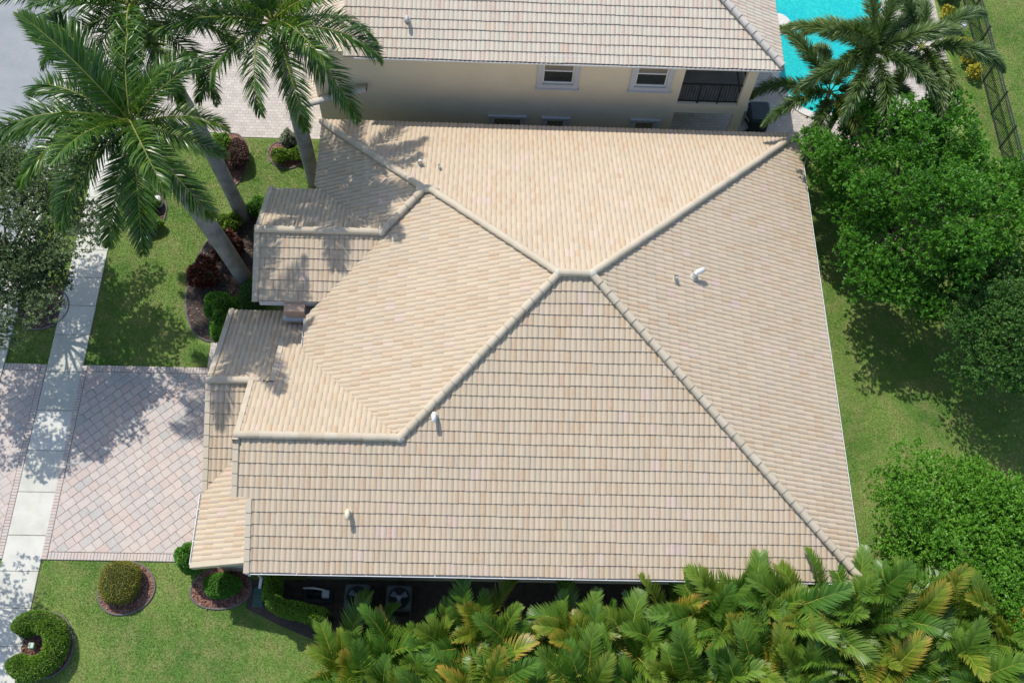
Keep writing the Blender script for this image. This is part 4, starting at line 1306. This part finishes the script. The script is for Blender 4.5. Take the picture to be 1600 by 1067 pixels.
# foxtail palm by the pool
FOX = [frond_mesh('frond', 3.7, 420, .58, .034, a, .15, 1.6, .16, M_FOX, M_RACHIS, rr=.03, seg=2, fwd=.6) for a in (1.3, 1.7)]
def foxtail(base, top, label, az0, fr):
    root = empty('foxtail_palm', base, label, 'palm', 'foxtail palms by the pool')
    B, T = Vector(base), Vector(top)
    MB().tube([B, B.lerp(T, .3), B.lerp(T, .7), T], [.2, .15, .12, .08], 12).build('trunk', M_TRUNK, root, smooth=True)
    for i, (az, el, k_) in enumerate(fr):
        place_frond(FOX[k_], root, T - B, R(az + az0), R(el), random.uniform(-.3, .3), random.uniform(.9, 1.08))
FX = [(0, 30, 0), (40, 15, 1), (80, 35, 0), (120, 10, 1), (160, 28, 0), (198, 5, 1), (235, 25, 0), (270, 10, 1), (312, 20, 0), (345, 0, 1), (60, 60, 0), (200, 62, 0)]
foxtail((11.3, 10.0, 0), (11.8, 10.4, 6.0), 'tallest bushy foxtail palm, its crown over the pool', 10, FX)
foxtail((10.75, 9.75, 0), (10.65, 9.8, 4.4), 'lower foxtail palm beside the upper right corner of the roof', 50, FX[:9])
foxtail((13.6, 10.8, 0), (13.9, 11.1, 5.6), 'foxtail palm furthest right, partly behind the big tree', 35, FX[:9])

# palms along the south side
def af(L, a, w): return frond_mesh('frond', L, 54, w, .050, a, .62, .08, .17, M_ARECA, M_RACHIS_Y, rr=.022, fwd=.45, bare=.16)
ARECA = [af(2.2, 1.0, .58), af(1.9, 1.4, .54), af(2.4, .8, .60), af(1.6, 1.9, .48), af(2.0, 1.7, .58), af(2.1, 1.2, .46)]
ORD = ['first', 'second', 'third', 'fourth', 'fifth', 'sixth', 'seventh', 'eighth', 'ninth', 'tenth', 'eleventh', 'twelfth', 'thirteenth', 'fourteenth', 'fifteenth', 'sixteenth', 'seventeenth', 'eighteenth', 'nineteenth', 'twentieth']
def clump_palm(x, y_, h, nf, label, group):
    root = empty('clumping_palm', (x, y_, 0), label, 'palm', group)
    for q in range(4):
        a = q * 1.57 + random.random(); rr = .22
        MB().tube([(x + rr * .5 * math.cos(a), y_ + rr * .5 * math.sin(a), 0), (x + rr * math.cos(a) * 1.3, y_ + rr * math.sin(a) * 1.3, h * .62), (x + rr * math.cos(a) * 1.8, y_ + rr * math.sin(a) * 1.8, h)], [.06, .045, .03], 7).build('stem', M_SHAFT, root, smooth=True)
        for k in range(nf):
            az = a + (k / nf) * 6.283 + random.uniform(-.4, .4)
            el = R(random.choice([82, 72, 62, 50, 36, 15]) + random.uniform(-8, 8))
            p = (rr * math.cos(a) * 1.8, rr * math.sin(a) * 1.8, h - .08 * k)
            place_frond(random.choice(ARECA), root, p, az, el, random.uniform(-.9, .9), random.uniform(.7, 1.25))
row1 = [(-6.2, -11.2, 0.7), (-4.9, -11.1, 0.9), (-3.4, -10.9, 1.1), (-2.0, -10.4, 1.5), (-0.6, -10.8, 1.6), (0.8, -10.4, 2.0), (2.3, -10.8, 2.1), (3.6, -10.2, 2.2), (5.0, -9.7, 2.9), (6.4, -9.6, 3.0), (7.8, -9.6, 2.9), (9.2, -9.5, 3.1), (10.7, -9.4, 3.2), (12.2, -9.7, 3.0), (13.7, -10.2, 2.8)]
for i, (x, y_, h) in enumerate(row1):
    clump_palm(x, y_, h, 6, ('yellow-green clumping palm, %s from the left in the row beside the house' % ORD[i]), 'clumping palms along the side of the house')
row2 = [(-5.4, -12.2, 1.6), (-3.9, -12.3, 1.9), (-2.4, -12.0, 2.0), (-0.8, -12.4, 2.0), (0.8, -12.1, 2.3), (2.4, -12.3, 2.4), (4.0, -11.8, 2.7), (5.6, -11.5, 2.9), (7.2, -11.3, 3.0), (8.8, -11.2, 3.0), (10.4, -11.2, 3.0), (12.0, -11.4, 2.9), (13.6, -11.9, 2.8)]
for i, (x, y_, h) in enumerate(row2):
    clump_palm(x, y_, h, 6, ('clumping palm along the bottom edge of the picture, %s from the left' % ORD[i]), 'clumping palms along the bottom edge')

# ------------------------------------------------------------------ broadleaf trees
broad_tree('broadleaf_tree', (13.5, 5.6, 0), (13.5, 5.4, 3.4), (4.2, 4.1, 2.8), 200, 1400, .13, M_LEAF_A, 'large dense deep-green tree beside the upper right of the roof', rmin=.4, rmax=.9, trunk_r=.22, inner=.6)
broad_tree('broadleaf_tree', (16.7, 0.6, 0), (16.7, 0.4, 3.0), (2.5, 2.8, 1.9), 85, 1600, .10, M_LEAF_B, 'greyer loose tree at the right edge with bare twigs showing', rmin=.5, rmax=.95, trunk_r=.16, inner=.5, nlimb=34)
broad_tree('broadleaf_tree', (13.8, -6.8, 0), (13.8, -6.8, 2.2), (3.7, 2.7, 1.7), 190, 1700, .105, M_LEAF_C, 'bright green spreading tree at the lower right above the palms', rmin=.35, rmax=1.0, trunk_r=.18, inner=.12, lower=.0)
broad_tree('street_oak', (-18.95, 2.05, 0), (-19.1, 2.4, 4.6), (3.5, 4.0, 1.9), 210, 1900, .10, M_LEAF_OAK, 'sparse grey-green street oak at the left edge in a mulch ring', rmin=.45, rmax=.8, trunk_r=.11, inner=.45, wid=.42, nlimb=22)

broad_tree('street_oak', (-20.0, -7.2, 0), (-20.1, -7.2, 4.3), (1.7, 2.0, 1.4), 45, 800, .105, M_LEAF_OAK, 'street oak beyond the left edge whose shade falls on the sidewalk', rmin=.4, rmax=.7, trunk_r=.1, inner=.4, nlimb=14)

# ------------------------------------------------------------------ beds
EXCL = []           # ellipses / polygons without grass
def bed(cx, cy, rx, ry, label, rot=0.0, chips=500, m=M_MULCH, cut=None):
    root = empty('mulch_bed', (cx, cy, 0), label, 'flower bed')
    N_ = 40
    ph = random.random() * 6
    P_ = []
    for k in range(N_):
        t = 2 * math.pi * k / N_
        q = 1 + .03 * math.sin(3 * t + ph)
        x, y_ = rx * math.cos(t) * q, ry * math.sin(t) * q
        P_.append((cx + x * math.cos(rot) - y_ * math.sin(rot), cy + x * math.sin(rot) + y_ * math.cos(rot)))
    if cut: P_ = [(max(p[0], cut), p[1]) for p in P_]
    top = [(x, y_, .035) for x, y_ in P_]
    mb = MB().add([(cx, cy, .07)] + top, [(0, 1 + k, 1 + (k + 1) % N_) for k in range(N_)])
    mb.build('mulch', m, root)
    MB().tube([(x, y_, .03) for x, y_ in P_ + P_[:1]], .038, 6, caps=False).build('edging', M_EDGE, root, smooth=True)
    EXCL.append(('e', cx, cy, rx * 1.03, ry * 1.03, rot))
    if chips:
        t = rng.random(chips) * 6.283; r_ = np.sqrt(rng.random(chips)) * .97
        x = rx * r_ * np.cos(t); y_ = ry * r_ * np.sin(t)
        X = cx + x * math.cos(rot) - y_ * math.sin(rot); Y = cy + x * math.sin(rot) + y_ * math.cos(rot)
        if cut: X = np.maximum(X, cut)
        Pp = np.stack([X, Y, .045 + .03 * (1 - r_) + rng.random(chips) * .02], 1)
        a = rng.random(chips) * 6.283
        Dd = np.stack([np.cos(a), np.sin(a), rng.normal(0, .25, chips)], 1)
        L_ = rng.uniform(.05, .10, chips)
        V, Q = leaf_arrays(Pp, Dd, L_, L_ * .55, 0.0)
        tag(add_obj('wood_chips', np_mesh('wood_chips', V, Q, M_CHIP, rng.random(chips)), root), kind='stuff')
    return root
bed(-14.0, -8.40, .92, .88, 'round mulch bed holding the olive clipped mound', chips=900)
bed(-16.35, -10.30, .98, 1.05, 'round mulch bed around the horseshoe hedge by the sidewalk', chips=900, cut=-16.97)
bed(-10.85, -8.35, 1.0, .70, 'mulch bed in the shade at the lower left corner of the house', rot=.1, chips=900)
bed(-10.55, 9.42, .78, .72, 'rounded mulch bed with lime shrubs next to the neighbouring driveway', chips=600)
bed(-12.75, 9.05, .62, 1.35, 'long mulch bed with a purple shrub next to the neighbouring driveway', rot=.08, chips=600)
bed(-18.95, 2.05, .95, .95, 'dark mulch ring under the street oak', chips=500, m=M_SOIL)
bed(-12.25, 3.6, 1.35, 2.9, 'long planting bed along the front of the house under the palms', rot=-.12, chips=900, m=M_SOIL)
bed(-15.75, 6.3, .72, 1.15, 'small planting bed beside the sidewalk under the palm fronds', chips=300, m=M_SOIL)
side = [(-9.95, -8.05), (-9.95, -9.0), (-8.75, -9.55), (-7.7, -9.95), (-6.6, -9.6), (-6.6, -8.0)]
tag(MB().prism(side, 0.0, 0.03).build('side_bed', M_SOIL), kind='structure')
EXCL.append(('p', ccw(side)))
tag(MB().prism([(-7.3, -13.8), (15.5, -13.8), (15.5, -9.0), (9.2, -8.0), (-6.61, -8.0), (-6.61, -9.6)], 0.0, 0.028).build('palm_bed', M_SOIL), kind='structure')

# clipped shrubs
shrub('clipped_mound', (-14.08, -8.30, .04), (.66, .70, .85), M_LEAF_OLIVE, 9000, .05, 'olive green clipped mound in the round mulch bed', bump=.012, power=2.6)
ang = [R(a) for a in range(-142, 152, 4)]
path_hedge('horseshoe_hedge', [(-16.42 + .72 * math.cos(a), -10.36 + .72 * math.sin(a)) for a in ang] , .36, .92, M_LEAF_TRIM, 11000, .065, 'bright green horseshoe hedge around a small light', 'hedge')
hl = empty('path_light', (-16.55, -10.38, 0), 'small pale green light box inside the horseshoe hedge', 'light')
MB().cbox(-16.63, -10.42, .03, -16.49, -10.28, .38, .02).build('housing', plain('light_green_plastic', (0.52, 0.66, 0.50), 0.5), hl)
MB().cbox(-16.65, -10.44, .382, -16.47, -10.26, .43, .02).build('cap', plain('light_cap_green', (0.55, 0.70, 0.52), 0.5), hl)
shrub('topiary_ball', (-11.75, -7.62, 0), (.42, .48, 2.0), M_LEAF_A, 5000, .075, 'dark green upright topiary at the garage corner', bump=.05)
shrub('round_shrub', (-10.75, -8.35, .05), (.62, .42, .8), M_LEAF_A, 4500, .06, 'dark green shrub in the shaded bed at the house corner', bump=.04)
path_hedge('clipped_hedge', [(-8.95, -8.05), (-8.92, -8.95), (-8.6, -9.15), (-7.85, -9.30), (-7.05, -9.48)], .26, 1.75, M_LEAF_TRIM, 10000, .06, 'clipped green hedge screening the pump and air conditioners', 'hedge')

# front garden planting
shrub('red_shrub', (-12.95, 3.35, .04), (.52, .62, 1.15), M_LEAF_RED, 1500, .22, 'dark red broad-leaved shrub at the edge of the lawn', bump=.14, wid=.28, spread=.5)
shrub('red_shrub', (-12.2, 4.55, .04), (.50, .60, 1.2), M_LEAF_RED, 1300, .22, 'dark red shrub in shade between the two palm trunks', bump=.14, wid=.28, spread=.5)
shrub('green_shrub', (-12.15, 2.05, .04), (.68, .52, 1.0), M_LEAF_A, 5000, .07, 'rounded green shrub left of the low garage roof corner', bump=.08)
shrub('green_shrub', (-12.05, 1.15, .04), (.36, .60, 1.1), M_LEAF_A, 3500, .07, 'dark green shrub standing on the entry walk edge', bump=.08)
shrub('green_shrub', (-11.0, 2.5, .04), (.55, .7, 1.0), M_LEAF_B, 3000, .07, 'shaded green shrub at the foot of the leaning palm', bump=.08)
shrub('lime_shrub', (-12.35, 5.75, .04), (.45, .40, .75), M_LEAF_LIME, 2200, .10, 'lime green leafy shrub at the foot of the second palm', bump=.15)
shrub('green_shrub', (-11.25, 6.55, .04), (.55, .40, .7), M_LEAF_A, 2600, .08, 'green shrub right of the second palm trunk', bump=.12)
shrub('green_shrub', (-10.9, 5.6, .04), (.45, .5, .7), M_LEAF_TRIM, 2200, .08, 'green shrub tucked against the entry gable', bump=.12)
shrub('purple_shrub', (-12.45, 8.95, .05), (.48, .72, .95), M_LEAF_PURPLE, 4000, .07, 'purple-leaved rounded shrub near the neighbouring driveway', bump=.06)
shrub('green_shrub', (-13.05, 9.15, .05), (.38, .70, 1.2), M_LEAF_TRIM, 3500, .08, 'tall green shrub left of the purple one', bump=.10)
shrub('lime_shrub', (-10.75, 9.10, .05), (.36, .34, .55), M_LEAF_LIME, 1800, .08, 'left lime shrub in the rounded mulch bed', bump=.12)
shrub('lime_shrub', (-10.12, 9.22, .05), (.34, .30, .5), M_LEAF_LIME, 1600, .08, 'right lime shrub in the rounded mulch bed', bump=.12)
shrub('silver_shrub', (-10.45, 9.85, .05), (.36, .34, .8), M_LEAF_GREY, 1600, .09, 'silvery grey shrub at the back of the rounded mulch bed', bump=.15)
shrub('green_shrub', (-15.75, 6.75, .04), (.52, .50, .6), M_LEAF_TRIM, 3000, .08, 'upper green shrub beside the sidewalk under the fronds', bump=.10)
shrub('green_shrub', (-15.6, 5.75, .04), (.60, .50, .6), M_LEAF_TRIM, 3200, .08, 'lower green shrub beside the sidewalk under the fronds', bump=.10)
tag(MB().cbox(-15.75, 4.85, .0, -15.40, 5.15, .28, .04).build('utility_box', plain('utility_green', (0.30, 0.42, 0.34), .6)), 'pale green utility box on the lawn by the sidewalk bed', 'utility box')
tag(MB().cbox(-15.55, 6.62, .0, -15.2, 6.95, .5, .08).build('white_box', M_WHITEPIPE), 'white box among the shrubs beside the sidewalk', 'box')
for i, (x, y_) in enumerate(((18.85, 16.1), (18.9, 15.4), (19.0, 14.6), (18.4, 18.0))):
    shrub('yellow_croton', (x, y_, 0), (.26, .32, .7), M_LEAF_YEL, 420, .15, ['yellow croton beside the garden light', 'second yellow croton along the fence', 'yellow croton nearest the big tree', 'yellow croton at the top edge by the patio'][i], 'shrub', 'crotons along the fence', bump=.15, core=False)
shrub('hedge_shrub', (18.6, 20.1, 0), (.6, 1.4, 1.2), M_LEAF_A, 3500, .09, 'dark green hedge at the top edge along the fence', 'hedge', bump=.1)

# ------------------------------------------------------------------ grass blades
def in_poly_np(X, Y, poly):
    ok = np.ones(len(X), bool)
    for i in range(len(poly)):
        a, b = poly[i], poly[(i + 1) % len(poly)]
        ok &= ((b[0] - a[0]) * (Y - a[1]) - (b[1] - a[1]) * (X - a[0])) >= 0
    return ok
def grass(rects, dens):
    Ps = []
    for (x0, y0, x1, y1) in rects:
        n_ = int((x1 - x0) * (y1 - y0) * dens)
        X = rng.uniform(x0, x1, n_); Y = rng.uniform(y0, y1, n_)
        ok = np.ones(n_, bool)
        for e in EXCL:
            if e[0] == 'e':
                dx, dy = X - e[1], Y - e[2]
                c_, s_ = math.cos(e[5]), math.sin(e[5])
                ok &= ((dx * c_ + dy * s_) / e[3]) ** 2 + ((-dx * s_ + dy * c_) / e[4]) ** 2 > 1
            else:
                ok &= ~in_poly_np(X, Y, e[1])
        Ps.append(np.stack([X[ok], Y[ok]], 1))
    P_ = np.concatenate(Ps); n_ = len(P_)
    a = rng.random(n_) * 6.283
    h = rng.uniform(.018, .045, n_); w = rng.uniform(.005, .011, n_)
    lean = rng.uniform(.2, 1.3, n_)
    base = np.stack([P_[:, 0], P_[:, 1], np.full(n_, .0)], 1)
    sd = np.stack([-np.sin(a), np.cos(a), np.zeros(n_)], 1) * w[:, None]
    tip = base + np.stack([np.cos(a) * lean * h, np.sin(a) * lean * h, h], 1)
    V = np.stack([base - sd, base + sd, tip], 1).reshape(-1, 3)
    Q = np.arange(3 * n_).reshape(-1, 3)
    tag(add_obj('grass', np_mesh('grass', V, Q, M_BLADE, rng.random(n_))), 'short green lawn grass around the house', 'grass', kind='stuff')
grass([(-19.8, -0.28, -18.28, 9.3), (-16.97, -0.28, -12.47, 10.2), (-12.47, 2.0, -8.6, 10.15), (-16.97, -12.5, -7.2, -7.52), (-19.8, -12.5, -18.28, -7.52),
       (9.3, -8, 17.5, 9.6), (17.5, 4, 24.5, 9.6), (18.3, 9.6, 24.5, 20.5), (15.6, 9.6, 18.3, 11.5), (17.5, -8, 19, 4)], 2000)
